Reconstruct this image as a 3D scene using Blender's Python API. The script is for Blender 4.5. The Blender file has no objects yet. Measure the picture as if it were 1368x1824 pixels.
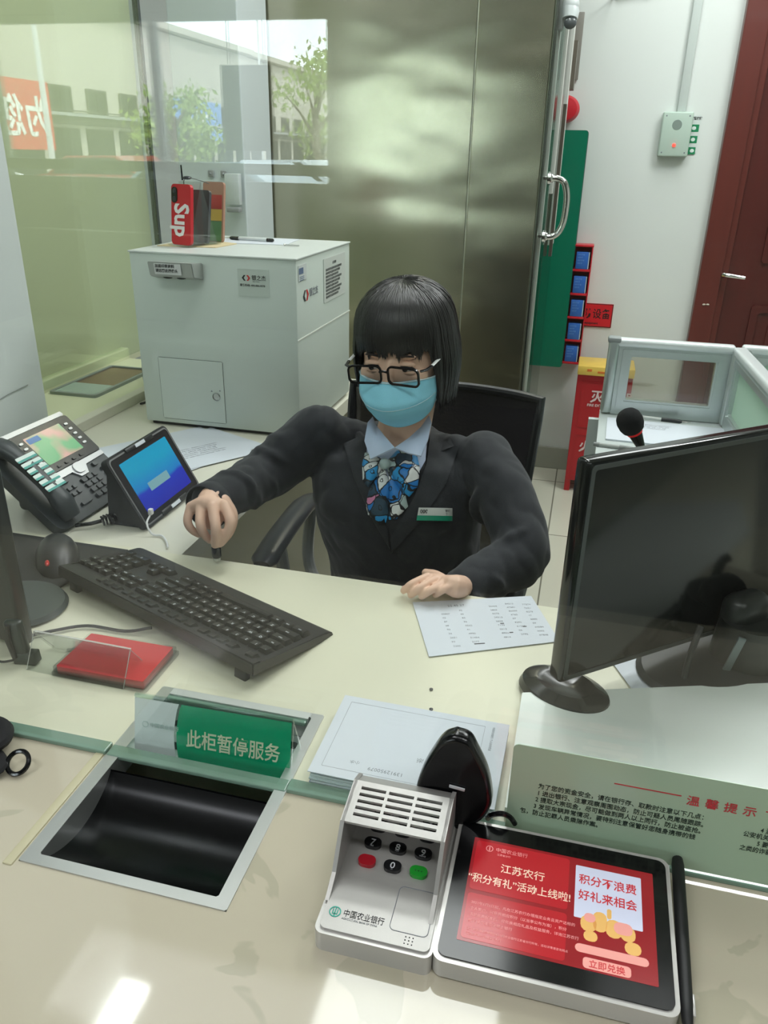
import bpy, bmesh, math, random
from mathutils import Vector, Matrix, Euler, noise
from mathutils.bvhtree import BVHTree
from mathutils.geometry import delaunay_2d_cdt
random.seed(7)
SC = bpy.context.scene
COL = SC.collection
PI = math.pi

# ---------------------------------------------------------------- camera
YAW, PITCH, ROLL = math.radians(13.722), math.radians(24.387), math.radians(1.221)
CAM = Vector((0, 0, 1.41))
_f = Vector((-math.sin(YAW)*math.cos(PITCH), math.cos(YAW)*math.cos(PITCH), -math.sin(PITCH)))
_r0 = Vector((math.cos(YAW), math.sin(YAW), 0)); _u0 = _r0.cross(_f)
_r = _r0*math.cos(ROLL)+_u0*math.sin(ROLL); _u = -_r0*math.sin(ROLL)+_u0*math.cos(ROLL)
cd = bpy.data.cameras.new('camera'); cam = bpy.data.objects.new('camera', cd); COL.objects.link(cam)
cam.matrix_world = Matrix(((_r.x, _u.x, -_f.x, CAM.x), (_r.y, _u.y, -_f.y, CAM.y), (_r.z, _u.z, -_f.z, CAM.z), (0, 0, 0, 1)))
cd.sensor_fit = 'HORIZONTAL'; cd.sensor_width = 36; cd.lens = 36*1400/1368; cd.clip_start = .02
SC.camera = cam
def ray(px, py):
    return (_f*1400 + _r*(px-684) - _u*(py-912)).normalized()
def onz(px, py, z):
    d = ray(px, py); return CAM + d*((z-CAM.z)/d.z)
def ony(px, py, y):
    d = ray(px, py); return CAM + d*((y-CAM.y)/d.y)

# ---------------------------------------------------------------- sky, sun, exposure
w = bpy.data.worlds.new('sky'); SC.world = w; w.use_nodes = True
nt = w.node_tree; bg = nt.nodes['Background']
bg.inputs[0].default_value = (.86, .94, 1.0, 1); bg.inputs[1].default_value = 13.0
sd = bpy.data.lights.new('sun', 'SUN'); sd.energy = 7; sd.angle = .02; sd.color = (1, .95, .86)
so = bpy.data.objects.new('sun', sd); COL.objects.link(so)
so.rotation_euler = Vector((-.55, .35, -.62)).to_track_quat('-Z', 'Y').to_euler()
def area(name, loc, sx, sy, e, col=(.98, .99, 1.0)):
    l = bpy.data.lights.new(name, 'AREA'); l.shape = 'RECTANGLE'; l.size = sx; l.size_y = sy; l.energy = e; l.color = col
    o = bpy.data.objects.new(name, l); COL.objects.link(o); o.location = loc; return o
# ceiling lamps and added fill lamps: (x, y, size x, size y, watts); each has a fixture built further down
LAMPS = [(-.30, 1.52, .6, .62, 11.8), (.95, 2.6, .6, .6, 30), (.30, 3.2, .6, .6, 14), (-2.2, 2.4, .5, .5, 14),  # last of this row is added beyond the partition to backlight its film
         (-1.25, 1.47, .13, .20, 2.5), (-.36, 2.36, .3, .3, 12), (-.9, -.3, 1.2, .3, 14), (.9, -.3, 1.2, .3, 13.5), (-2.4, -2.2, 1.2, .3, 6), (1.2, -2.4, 1.2, .3, 6)]  # small square one before the steel wall is added fill for film and column
for x, y, a, b, e in LAMPS:
    area('ceiling_panel_light', (x, y, 2.765), a, b, e)
SC.view_settings.view_transform = 'Standard'; SC.view_settings.look = 'None'
SC.view_settings.exposure = 0.0; SC.view_settings.gamma = 1; SC.view_settings.use_curve_mapping = False

# ---------------------------------------------------------------- materials
def srgb(r, g, b):
    f = lambda c: (c/255/12.92) if c/255 <= .04045 else ((c/255+.055)/1.055)**2.4
    return (f(r), f(g), f(b), 1)
MATS = {}
def mat(name, c, rough=.5, metal=0, spec=.5, alpha=1, emit=None, es=0, nscale=0, namt=0, bump=0, bscale=60, coat=0, trans=0, sheen=0, stretch=None, aniso=0):
    """c sRGB 0-255.  namt: colour mottling, bump: fine relief"""
    if name in MATS: return MATS[name]
    m = bpy.data.materials.new(name); m.use_nodes = True; n = m.node_tree.nodes; L = m.node_tree.links
    b = n['Principled BSDF']; col = srgb(*c)
    b.inputs['Base Color'].default_value = col; b.inputs['Roughness'].default_value = rough
    b.inputs['Metallic'].default_value = metal; b.inputs['Specular IOR Level'].default_value = spec
    b.inputs['Alpha'].default_value = alpha; b.inputs['Coat Weight'].default_value = coat; b.inputs['Coat Roughness'].default_value = .06
    b.inputs['Transmission Weight'].default_value = trans
    if sheen: b.inputs['Sheen Weight'].default_value = sheen; b.inputs['Sheen Roughness'].default_value = .5
    if aniso: b.inputs['Anisotropic'].default_value = aniso
    if emit: b.inputs['Emission Color'].default_value = srgb(*emit); b.inputs['Emission Strength'].default_value = es
    tc = n.new('ShaderNodeTexCoord'); mp = n.new('ShaderNodeMapping'); L.new(tc.outputs['Object'], mp.inputs[0])
    if stretch: mp.inputs['Scale'].default_value = stretch
    if namt:
        t = n.new('ShaderNodeTexNoise'); t.inputs['Scale'].default_value = nscale; t.inputs['Detail'].default_value = 5
        L.new(mp.outputs[0], t.inputs[0])
        mx = n.new('ShaderNodeMix'); mx.data_type = 'RGBA'
        mx.inputs[6].default_value = tuple(v*(1-namt) for v in col[:3])+(1,)
        mx.inputs[7].default_value = tuple(min(1, v*(1+namt)) for v in col[:3])+(1,)
        L.new(t.outputs[0], mx.inputs[0]); L.new(mx.outputs[2], b.inputs['Base Color'])
    if bump:
        t2 = n.new('ShaderNodeTexNoise'); t2.inputs['Scale'].default_value = bscale; t2.inputs['Detail'].default_value = 4
        L.new(mp.outputs[0], t2.inputs[0])
        bp = n.new('ShaderNodeBump'); bp.inputs['Strength'].default_value = bump; bp.inputs['Distance'].default_value = .004
        L.new(t2.outputs[0], bp.inputs['Height']); L.new(bp.outputs[0], b.inputs['Normal'])
    MATS[name] = m; return m

def glass_mat(name, tint, f0=.05, rough=0.0):
    """thin pane: Schlick reflection over tinted transparency"""
    if name in MATS: return MATS[name]
    m = bpy.data.materials.new(name); m.use_nodes = True; n = m.node_tree.nodes; L = m.node_tree.links
    n.remove(n['Principled BSDF']); out = n['Material Output']
    tr = n.new('ShaderNodeBsdfTransparent'); tr.inputs[0].default_value = tint+(1,)
    gl = n.new('ShaderNodeBsdfGlossy'); gl.inputs['Roughness'].default_value = rough
    lw = n.new('ShaderNodeLayerWeight'); lw.inputs[0].default_value = .5
    pw = n.new('ShaderNodeMath'); pw.operation = 'POWER'; pw.inputs[1].default_value = 5; L.new(lw.outputs['Facing'], pw.inputs[0])
    ma = n.new('ShaderNodeMath'); ma.operation = 'MULTIPLY_ADD'; ma.inputs[1].default_value = 1-f0; ma.inputs[2].default_value = f0
    L.new(pw.outputs[0], ma.inputs[0])
    mx = n.new('ShaderNodeMixShader'); L.new(ma.outputs[0], mx.inputs[0]); L.new(tr.outputs[0], mx.inputs[1]); L.new(gl.outputs[0], mx.inputs[2])
    L.new(mx.outputs[0], out.inputs[0]); MATS[name] = m; return m

# ---------------------------------------------------------------- mesh builders
class G:
    def __init__(s): s.b = bmesh.new()
    def _tag(s, vs, M):
        if M is not None: bmesh.ops.transform(s.b, matrix=M, verts=vs)
        return vs
    def add(s, verts, faces, M=None):
        vs = [s.b.verts.new(v) for v in verts]
        for f in faces:
            try: s.b.faces.new([vs[i] for i in f])
            except ValueError: pass
        return s._tag(vs, M)
    def box(s, c, d, bev=0, M=None, seg=2):
        t = bmesh.new(); bmesh.ops.create_cube(t, size=1)
        bmesh.ops.scale(t, vec=d, verts=t.verts)
        if bev: bmesh.ops.bevel(t, geom=list(t.edges), offset=bev, segments=seg, profile=.5, affect='EDGES', clamp_overlap=True)
        bmesh.ops.translate(t, vec=c, verts=t.verts)
        return s.merge(t, M)
    def merge(s, t, M=None):
        t.verts.index_update(); vs = [s.b.verts.new(v.co) for v in t.verts]
        for f in t.faces:
            try: s.b.faces.new([vs[v.index] for v in f.verts])
            except ValueError: pass
        t.free(); return s._tag(vs, M)
    def cyl(s, p0, p1, r0, r1=None, n=16, cap=True):
        p0 = Vector(p0); p1 = Vector(p1); r1 = r0 if r1 is None else r1
        return s.tube([p0, p1], [r0, r1], n, cap)
    def tube(s, pts, r, n=8, cap=True, closed=False, flat=None):
        pts = [Vector(p) for p in pts]; k = len(pts)
        if not isinstance(r, (list, tuple)): r = [r]*k
        rings = []; prev = None
        for i, p in enumerate(pts):
            a = pts[(i-1) % k] if (closed or i > 0) else p
            c = pts[(i+1) % k] if (closed or i < k-1) else p
            t = (c-a)
            t = t.normalized() if t.length > 1e-9 else Vector((0, 0, 1))
            if prev is None:
                q = Vector((0, 0, 1)) if abs(t.z) < .9 else Vector((1, 0, 0)); nx = t.cross(q).normalized()
            else:
                nx = (prev - t*prev.dot(t))
                nx = nx.normalized() if nx.length > 1e-6 else t.orthogonal().normalized()
            prev = nx; ny = t.cross(nx)
            fy = 1 if flat is None else flat
            rings.append([s.b.verts.new(p + nx*math.cos(2*PI*j/n)*r[i] + ny*math.sin(2*PI*j/n)*r[i]*fy) for j in range(n)])
        m = k if closed else k-1
        for i in range(m):
            A = rings[i]; B = rings[(i+1) % k]
            for j in range(n): s.b.faces.new((A[j], A[(j+1) % n], B[(j+1) % n], B[j]))
        if cap and not closed:
            s.b.faces.new(rings[0][::-1]); s.b.faces.new(rings[-1])
        return [v for q in rings for v in q]
    def lathe(s, prof, n=24, M=None, sx=1, sy=1):
        rings = [[s.b.verts.new((r*math.cos(2*PI*j/n)*sx, r*math.sin(2*PI*j/n)*sy, z)) for j in range(n)] for r, z in prof]
        for A, B in zip(rings, rings[1:]):
            for j in range(n): s.b.faces.new((A[j], A[(j+1) % n], B[(j+1) % n], B[j]))
        s.b.faces.new(rings[0][::-1]); s.b.faces.new(rings[-1])
        return s._tag([v for q in rings for v in q], M)
    def ball(s, c, r, n=16, M=None):
        if not isinstance(r, (list, tuple)): r = (r, r, r)
        t = bmesh.new(); bmesh.ops.create_uvsphere(t, u_segments=n, v_segments=max(6, n//2), radius=1)
        bmesh.ops.scale(t, vec=r, verts=t.verts)
        if M is not None: bmesh.ops.transform(t, matrix=M, verts=t.verts)
        bmesh.ops.translate(t, vec=c, verts=t.verts)
        return s.merge(t)
    def prism(s, poly, z0, z1, M=None):
        n = len(poly)
        vs = [(x, y, z0) for x, y in poly]+[(x, y, z1) for x, y in poly]
        fs = [tuple(range(n))[::-1], tuple(range(n, 2*n))]+[(i, (i+1) % n, n+(i+1) % n, n+i) for i in range(n)]
        return s.add(vs, fs, M)
    def rings(s, rs, cap=True, closed=True):
        R = [[s.b.verts.new(p) for p in r] for r in rs]; n = len(R[0])
        for A, B in zip(R, R[1:]):
            for j in range(n if closed else n-1): s.b.faces.new((A[j], A[(j+1) % n], B[(j+1) % n], B[j]))
        if cap: s.b.faces.new(R[0][::-1]); s.b.faces.new(R[-1])
        return [v for q in R for v in q]
    def text(s, string, size, origin, ux=(1, 0, 0), uy=(0, 1, 0), bold=0, align='LEFT', ext=.0002, res=2, sx=1):
        c = bpy.data.curves.new('t', 'FONT'); c.body = string; c.size = size; c.offset = bold*size; c.align_x = align
        c.resolution_u = res; c.extrude = ext
        o = bpy.data.objects.new('t', c); COL.objects.link(o)
        me = bpy.data.meshes.new_from_object(o.evaluated_get(bpy.context.evaluated_depsgraph_get()))
        X = Vector(ux).normalized()*sx; Y = Vector(uy).normalized(); Z = X.cross(Y).normalized(); O = Vector(origin)
        M = Matrix(((X.x, Y.x, Z.x, O.x), (X.y, Y.y, Z.y, O.y), (X.z, Y.z, Z.z, O.z), (0, 0, 0, 1)))
        me.transform(M); s.b.from_mesh(me)
        bpy.data.objects.remove(o); bpy.data.curves.remove(c); bpy.data.meshes.remove(me)
    def mesh(s, name, smooth=None, recalc=True):
        if recalc: bmesh.ops.recalc_face_normals(s.b, faces=s.b.faces)
        me = bpy.data.meshes.new(name); s.b.to_mesh(me); s.b.free()
        if smooth is not None:
            me.polygons.foreach_set('use_smooth', [True]*len(me.polygons))
            if smooth < 3: me.set_sharp_from_angle(angle=smooth)
        return me
    def build(s, name, m, parent=None, smooth=.6, label=None, loc=None, rot=None, recalc=True):
        o = bpy.data.objects.new(name, s.mesh(name, smooth, recalc)); COL.objects.link(o)
        o.data.materials.append(m)
        if parent is not None: o.parent = parent
        if label: o['label'] = label
        if loc is not None: o.location = loc
        if rot is not None: o.rotation_euler = rot
        return o
def tag(o, label, cat, group=None, kind=None):
    o['label'] = label; o['category'] = cat
    if group: o['group'] = group
    if kind: o['kind'] = kind
    return o
def thing(name, label, cat, loc=(0, 0, 0), rot=(0, 0, 0), group=None):
    o = bpy.data.objects.new(name, None); COL.objects.link(o); o.location = loc
    o.rotation_euler = rot if isinstance(rot, (tuple, list, Euler)) else (0, 0, rot)
    o.empty_display_size = .05
    return tag(o, label, cat, group)
def struct(o): o['kind'] = 'structure'; return o
def copy_tree(o, parent=None):
    c = o.copy(); COL.objects.link(c)
    if parent is not None: c.parent = parent
    for ch in [k for k in bpy.data.objects if k.parent == o]: copy_tree(ch, c)
    return c
def rrect(w, h, r, n=5, cx=0, cy=0):
    pts = []
    for qx, qy, a0 in ((w/2-r, h/2-r, 0), (-w/2+r, h/2-r, PI/2), (-w/2+r, -h/2+r, PI), (w/2-r, -h/2+r, 1.5*PI)):
        for i in range(n+1):
            a = a0+PI/2*i/n; pts.append((cx+qx+r*math.cos(a), cy+qy+r*math.sin(a)))
    return pts
def frame(g, outer, inner, z0, z1, M=None):
    n = len(outer)
    vs = [(x, y, z) for z in (z0, z1) for P in (outer, inner) for x, y in P]
    f = []
    for i in range(n):
        j = (i+1) % n
        f += [(2*n+i, 2*n+j, 3*n+j, 3*n+i), (i, n+i, n+j, j), (i, j, 2*n+j, 2*n+i), (n+i, 3*n+i, 3*n+j, n+j)]
    return g.add(vs, f, M)
def remesh(g, voxel, it=6, fac=.5, name='skin'):
    me = bpy.data.meshes.new(name); bmesh.ops.recalc_face_normals(g.b, faces=g.b.faces); g.b.to_mesh(me); g.b.free()
    o = bpy.data.objects.new('tmp', me); COL.objects.link(o)
    r = o.modifiers.new('r', 'REMESH'); r.mode = 'VOXEL'; r.voxel_size = voxel; r.use_smooth_shade = True
    sm = o.modifiers.new('s', 'SMOOTH'); sm.factor = fac; sm.iterations = it
    out = bpy.data.meshes.new_from_object(o.evaluated_get(bpy.context.evaluated_depsgraph_get()))
    bpy.data.objects.remove(o); bpy.data.meshes.remove(me)
    out.polygons.foreach_set('use_smooth', [True]*len(out.polygons))
    return out
def bez(p, n=12):
    """smooth Catmull-Rom path through points"""
    p = [Vector(q) for q in p]; P = [p[0]*2-p[1]]+p+[p[-1]*2-p[-2]]; out = []
    for i in range(1, len(P)-2):
        for k in range(n):
            t = k/n; a, b, c, d = P[i-1:i+3]
            out.append(.5*((2*b)+(c-a)*t+(2*a-5*b+4*c-d)*t*t+(3*b-3*c+d-a)*t**3))
    out.append(p[-1]); return out
def coil(p, rad, turns, n=14):
    """helix of given radius round a smooth path"""
    path = bez(p, 24); N = turns*n; out = []
    for i in range(N+1):
        t = i/N*(len(path)-1); k = min(int(t), len(path)-2); c = path[k].lerp(path[k+1], t-k)
        d = (path[k+1]-path[k]).normalized(); u = d.orthogonal().normalized()
        q = Vector((0, 0, 1)); u = (q-d*q.dot(d)); u = u.normalized() if u.length > .1 else d.orthogonal().normalized()
        v = d.cross(u); a = 2*PI*i/n; out.append(c+u*math.cos(a)*rad+v*math.sin(a)*rad)
    return out
# ================================================================ SETTING
M_wall = mat('white_wall_paint', (215, 220, 216), .7, namt=.03, nscale=2.5, bump=.05, bscale=40)
M_dark = mat('black_plastic', (30, 32, 34), .38, bump=.05, bscale=900)
M_black = mat('glossy_black', (14, 15, 17), .16)
M_white = mat('white_paper', (208, 214, 222), .6, namt=.015, nscale=6)
M_ink = mat('black_ink', (38, 38, 42), .7)
M_greyink = mat('grey_print', (120, 124, 130), .8)
M_red = mat('red_enamel', (176, 22, 34), .35, namt=.05, nscale=6)
M_chrome = mat('polished_chrome', (215, 215, 212), .12, 1)
M_alu = mat('anodised_aluminium', (196, 204, 203), .35, .75, namt=.03, nscale=3)
M_acryl = glass_mat('clear_acrylic', (.93, .95, .94), .07)

# tiled floor
def tile_mat():
    m = mat('floor_tiles', (206, 203, 186), .25); n = m.node_tree.nodes; L = m.node_tree.links; b = n['Principled BSDF']
    tc = n.new('ShaderNodeTexCoord'); mp = n.new('ShaderNodeMapping'); mp.inputs['Location'].default_value = (.035, .0, 0)
    br = n.new('ShaderNodeTexBrick'); br.offset = 0; br.inputs['Scale'].default_value = 1; br.inputs['Brick Width'].default_value = .6; br.inputs['Row Height'].default_value = .6
    br.inputs['Mortar Size'].default_value = .003; br.inputs['Color1'].default_value = srgb(208, 205, 188); br.inputs['Color2'].default_value = srgb(200, 198, 182); br.inputs['Mortar'].default_value = srgb(120, 118, 106)
    L.new(tc.outputs['Object'], mp.inputs[0]); L.new(mp.outputs[0], br.inputs[0]); L.new(br.outputs[0], b.inputs['Base Color'])
    return m
g = G(); g.box((-.5, 2.05, -.05), (7.4, 3.7, .1)); struct(g.build('floor', tile_mat(), smooth=None))
g = G(); g.box((-.5, -1.75, -.05), (7.4, 3.9, .1)); struct(g.build('floor', mat('lobby_granite', (84, 82, 74), .35, namt=.3, nscale=40), smooth=None))
g = G(); g.box((-.5, .1, 2.85), (7.4, 7.6, .1)); struct(g.build('ceiling', mat('ceiling_board', (222, 223, 218), .85), smooth=None))
g = G(); g.box((-.5, 3.86, 1.4), (7.4, .14, 2.8)); struct(g.build('wall_back', M_wall, smooth=None))
g = G(); g.box((2.75, .1, 1.4), (.1, 7.4, 2.8)); struct(g.build('wall_right', M_wall, smooth=None))
g = G(); g.box((-4.15, .1, 1.4), (.1, 7.4, 2.8)); struct(g.build('wall_left', M_wall, smooth=None))
# street side wall with the shop window opening x -3.7..-1.5, z .95..2.13
g = G()
g.box((.6, -3.56, 1.4), (4.2, .12, 2.8)); g.box((-3.93, -3.56, 1.4), (.35, .12, 2.8))
g.box((-2.63, -3.56, 2.465), (2.26, .12, .67)); g.box((-2.63, -3.56, .61), (2.26, .12, 1.22))
struct(g.build('wall_front', mat('lobby_wall', (104, 104, 92), .6, namt=.12, nscale=1.2), smooth=None))
# glazing frame and panes of the street window
g = G()
for z, h in ((1.32, .06), (1.235, .03), (2.11, .04)): g.box((-2.63, -3.55, z), (2.26, .05, h))
for x in (-3.73, -1.53, -2.62): g.box((x, -3.55, 1.67), (.045, .05, .9))
wf = struct(g.build('window_3', mat('window_frame_dark', (96, 106, 98), .4, .3), smooth=None))
g = G(); g.box((-2.63, -3.57, 1.67), (2.2, .006, .88)); g.build('pane', glass_mat('street_pane', (.95, .97, .96), .04), wf, smooth=None)
# back wall baseboard
g = G(); g.box((.85, 3.782, .055), (3.8, .016, .11), .003); g.box((-2.6, 3.782, .055), (2.4, .016, .11), .003)
struct(g.build('baseboard_back', mat('stone_baseboard', (158, 160, 148), .35, namt=.1, nscale=9), smooth=None))
# white pillar on the left with crack, standing in front of the side glazing
M_pillar = mat('pillar_paint', (206, 213, 211), .75, namt=.04, nscale=3, bump=.1, bscale=25)
g = G(); g.box((-1.66, 1.40, 1.4), (.74, .52, 2.8), .004)
pil = struct(g.build('wall_pillar', M_pillar, smooth=None))
g = G(); g.tube(bez([(-1.288, 1.42, .868), (-1.288, 1.47, .872), (-1.288, 1.52, .881), (-1.288, 1.60, .886)], 5), .0009, 5)
g.build('crack', mat('plaster_crack', (130, 134, 130), .9), pil)
# second pillar, behind the grey cabinet
g = G(); g.box((-1.245, 2.72, 1.4), (.235, .24, 2.8), .004)
struct(g.build('wall_column', mat('column_paint', (204, 214, 216), .6, namt=.02, nscale=2), smooth=None))
# olive tinted side partition (customer side film) with pale ledge
M_film = mat('olive_frosted_film', (240, 238, 214), .3, namt=.04, nscale=1.1, stretch=(1, 1, .5))
_n = M_film.node_tree.nodes; _L = M_film.node_tree.links; _t = _n.new('ShaderNodeBsdfTranslucent'); _t.inputs[0].default_value = srgb(226, 222, 182); _m = _n.new('ShaderNodeMixShader'); _m.inputs[0].default_value = .2
_L.new(_n['Principled BSDF'].outputs[0], _m.inputs[1]); _L.new(_t.outputs[0], _m.inputs[2]); _L.new(_m.outputs[0], _n['Material Output'].inputs[0])
g = G(); g.box((-1.475, 2.105, 1.78), (.006, .93, 2.04)); struct(g.build('wall_film', M_film, smooth=None))
g = G(); g.box((-1.45, 2.115, 1.78), (.012, .9, 1.98)); sg = struct(g.build('window_2', glass_mat('side_pane', (.93, .97, .92), .05), smooth=None))
g = G(); g.box((-1.45, 2.575, 1.78), (.02, .014, 1.98), .002); g.build('joint_strip', mat('steel_joint', (120, 124, 122), .25, .9), sg, smooth=None)
# steel-clad strongroom wall: two brushed panels with a seam
def steel_mat():
    m = mat('brushed_steel', (188, 184, 164), .22, 1, namt=.07, nscale=2.2, stretch=(1, 1, 1), aniso=.5)
    n = m.node_tree.nodes; L = m.node_tree.links; b = n['Principled BSDF']
    tc = n.new('ShaderNodeTexCoord'); mp = n.new('ShaderNodeMapping'); mp.inputs['Scale'].default_value = (1.1, 1, 2.4)
    t = n.new('ShaderNodeTexNoise'); t.inputs['Scale'].default_value = 1.6; t.inputs['Detail'].default_value = 1.5
    L.new(tc.outputs['Object'], mp.inputs[0]); L.new(mp.outputs[0], t.inputs[0])
    mp2 = n.new('ShaderNodeMapping'); mp2.inputs['Scale'].default_value = (6, 1, 240)
    t2 = n.new('ShaderNodeTexNoise'); t2.inputs['Scale'].default_value = 1; t2.inputs['Detail'].default_value = 3
    L.new(tc.outputs['Object'], mp2.inputs[0]); L.new(mp2.outputs[0], t2.inputs[0])
    b1 = n.new('ShaderNodeBump'); b1.inputs['Strength'].default_value = .22; b1.inputs['Distance'].default_value = .05; L.new(t.outputs[0], b1.inputs['Height'])
    b2 = n.new('ShaderNodeBump'); b2.inputs['Strength'].default_value = .05; b2.inputs['Distance'].default_value = .001; L.new(t2.outputs[0], b2.inputs['Height']); L.new(b1.outputs[0], b2.inputs['Normal'])
    L.new(b2.outputs[0], b.inputs['Normal']); return m
M_steel = steel_mat()
g = G(); g.box((-.845, 2.885, 1.4), (.83, .07, 2.8), .002); g.box((-.3105, 2.885, 1.4), (.231, .07, 2.8), .002)
st = struct(g.build('wall_steel', M_steel, smooth=None))
g = G(); g.box((-.428, 2.852, 1.4), (.003, .002, 2.78)); g.build('seam', mat('pale_seam', (205, 205, 190), .3, .8), st, smooth=None)
g = G(); g.box((-.188, 2.885, 1.4), (.013, .076, 2.8), .003); g.build('edge_profile', mat('steel_edge', (150, 156, 150), .2, 1), st, smooth=None)
# clear glass door standing open beside the steel wall
dg = struct(thing('door_2', 'x', 'x', (-.168, 2.93, 0)))
for k in ('label', 'category'): del dg[k]
g = G(); g.box((0, .32, 1.15), (.012, .64, 2.26), .003); g.build('glass_leaf', glass_mat('door_glass', (.85, .93, .9), .06), dg, smooth=None)
g = G(); g.box((-.013, .03, 1.4), (.01, .05, 2.78)); g.box((.010, .45, 1.9), (.012, .10, 1.6)); g.box((.006, .10, 2.0), (.012, .045, 1.4)); g.build('jamb', mat('pale_jamb', (206, 206, 200), .5, namt=.08, nscale=20), dg, smooth=None)
g = G(); g.box((.016, .30, 1.33), (.012, .035, .52)); g.box((.02, .52, 1.73), (.02, .06, .16)); g.build('lock_strip', mat('dull_brown_metal', (112, 104, 94), .4, .6), dg, smooth=None)
g = G()
g.tube(bez([(.008, -.035, 1.352), (.03, -.035, 1.352), (.054, -.035, 1.34), (.066, -.035, 1.305), (.068, -.035, 1.262), (.064, -.035, 1.215), (.05, -.035, 1.182), (.028, -.035, 1.168), (.0, -.035, 1.168)], 6), .0105, 12)
for z in (1.352, 1.168):
    g.lathe([(.021, 0), (.021, .009), (.014, .012), (.013, .016)], 20, Matrix.Translation((.0, -.035, z)) @ Matrix.Rotation(PI/2, 4, 'Y'))
    g.box((-.01, -.02, z), (.03, .034, .012), .002)
g.build('handle', M_chrome, dg)
# reddish wooden door with frame and lever handle in back wall
M_wood = mat('dark_mahogany', (78, 26, 22), .38, namt=.22, nscale=4, stretch=(6, 6, .6), coat=.2)
M_wood2 = mat('mahogany_frame', (92, 34, 26), .42, namt=.2, nscale=4, stretch=(6, 6, .6), coat=.2)
dr = struct(thing('door_1', 'x', 'x', (.475, 3.79, 0)))
for k in ('label', 'category'): del dr[k]
g = G(); g.box((.035, -.02, 1.09), (.09, .06, 2.18), .004); g.box((1.02, -.02, 1.09), (.09, .06, 2.18), .004); g.box((.53, -.02, 2.17), (1.06, .06, .09), .004)
g.box((.092, -.008, 1.07), (.03, .05, 2.1), .003); g.build('door_frame', M_wood2, dr, smooth=None)
g = G(); g.box((.54, .0, 1.065), (.87, .03, 2.12), .003)
for z, h in ((.5, .7), (1.5, .95)):
    frame(g, rrect(.62, h, .01, 1), rrect(.56, h-.06, .01, 1), 0, .012, Matrix.Translation((.54, -.014, z)) @ Matrix.Rotation(PI/2, 4, 'X'))
    g.box((.54, -.016, z), (.46, .008, h-.16), .004)
g.build('door_leaf', M_wood, dr, smooth=None)
g = G(); g.box((.086, -.028, .93), (.026, .008, .2), .004); g.tube([(.086, -.03, .975), (.086, -.065, .975), (.094, -.07, .975), (.172, -.07, .967)], [.010, .009, .009, .007], 10)
g.build('door_handle', M_chrome, dr)
g = G()
for x, z in ((.03, .845), (.045, .846)): g.ball((x, -.052, z), (.007, .002, .004), 8)
g.build('paint_chip', mat('pale_chip', (200, 190, 175), .8), dr)

# ---- lobby things that show in the panes: pendant board on two cords, bench
t = thing('hanging_board', 'grey rectangular board hung on two cords before the street window, reflected in the glass', 'sign', (-1.97, -3.36, 1.4))
g = G(); g.box((0, 0, .235), (.30, .02, .43), .004); g.build('board', mat('board_grey', (118, 116, 108), .7), t, smooth=None)
g = G()
for x in (-.1, .11): g.cyl((x, 0, .45), (x, 0, 1.4), .003, n=6)
g.build('cord', M_dark, t)
t = thing('waiting_bench', 'long grey green waiting bench under the street window in the lobby', 'bench', (-2.3, -2.9, 0))
g = G(); g.box((0, 0, .42), (2.2, .5, .07), .02); g.build('seat', mat('bench_vinyl', (120, 130, 104), .5), t)
g = G(); g.box((0, -.25, .72), (2.2, .06, .5), .02); g.build('backrest', MATS['bench_vinyl'], t)
for x in (-1, 0, 1):
    g = G(); g.box((x, 0, .19), (.05, .45, .385), .005); g.build('leg', M_chrome, t)

# ---------------------------------------------------------------- street outside (seen as a reflection)
g = G(); g.box((-20, -45, -.21), (90, 82, .1)); struct(g.build('ground', mat('asphalt', (150, 150, 148), .85, namt=.1, nscale=.6), smooth=None))
M_fac = mat('facade_plaster', (192, 186, 172), .8, namt=.06, nscale=.4)
M_fwin = mat('facade_window', (34, 38, 42), .6, spec=.1)
M_rail = mat('facade_railing', (70, 66, 60), .6)
def facade(x, y0, y1, h, label):
    t = thing('shop_building', label, 'building', (x, (y0+y1)/2, 0)); L = abs(y1-y0)
    g = G(); g.box((-4, 0, h/2-.16), (8, L, h)); g.box((-3.8, 0, h+.05), (8.6, L+.2, .3)); g.build('wall', M_fac, t, smooth=None)
    n = max(2, int(L/2.6))
    for fl in range(1, int(h//2.6)):
        for i in range(n):
            y = -L/2+(i+.5)*L/n
            g = G(); frame(g, rrect(1.6, 1.4, .02, 1), rrect(1.4, 1.2, .02, 1), 0, .08, Matrix.Translation((0.0, y, .6+fl*2.6)) @ Matrix.Rotation(PI/2, 4, 'Z') @ Matrix.Rotation(PI/2, 4, 'X'))
            wn = g.build('window', M_rail, t, smooth=None)
            g = G(); g.box((.01, y, .6+fl*2.6), (.03, 1.4, 1.2)); g.box((.05, y, .6+fl*2.6), (.04, .05, 1.2)); g.build('pane', M_fwin, wn, smooth=None)
    for fl in range(1, int(h//2.6)):
        g = G(); g.box((.30, 0, fl*2.6-.15), (.6, L*.98, .12)); g.box((.58, 0, fl*2.6+.32), (.05, L*.98, .05)); g.box((.58, 0, fl*2.6+.10), (.03, L*.98, .30)); g.build('balcony', M_rail, t, smooth=None)
    g = G(); g.box((.4, 0, 2.75), (1.0, L, .12)); g.build('awning', mat('awning_grey', (150, 152, 150), .6), t, smooth=None)
    for i in range(n):
        g = G(); g.box((.02, -L/2+(i+.5)*L/n, 1.2), (.05, L/n*.8, 2.1)); g.build('shopfront', M_fwin, t, smooth=None)
    return t
facade(-22, -19, -9, 9.5, 'tall cream plastered building at the near end of the street, reflected far left')
facade(-23, -53, -20, 7.2, 'long pale two storey shop building down the street, reflected behind the trees')
facade(-24, -78, -55, 7.4, 'farthest low shop building at the end of the street')
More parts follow.
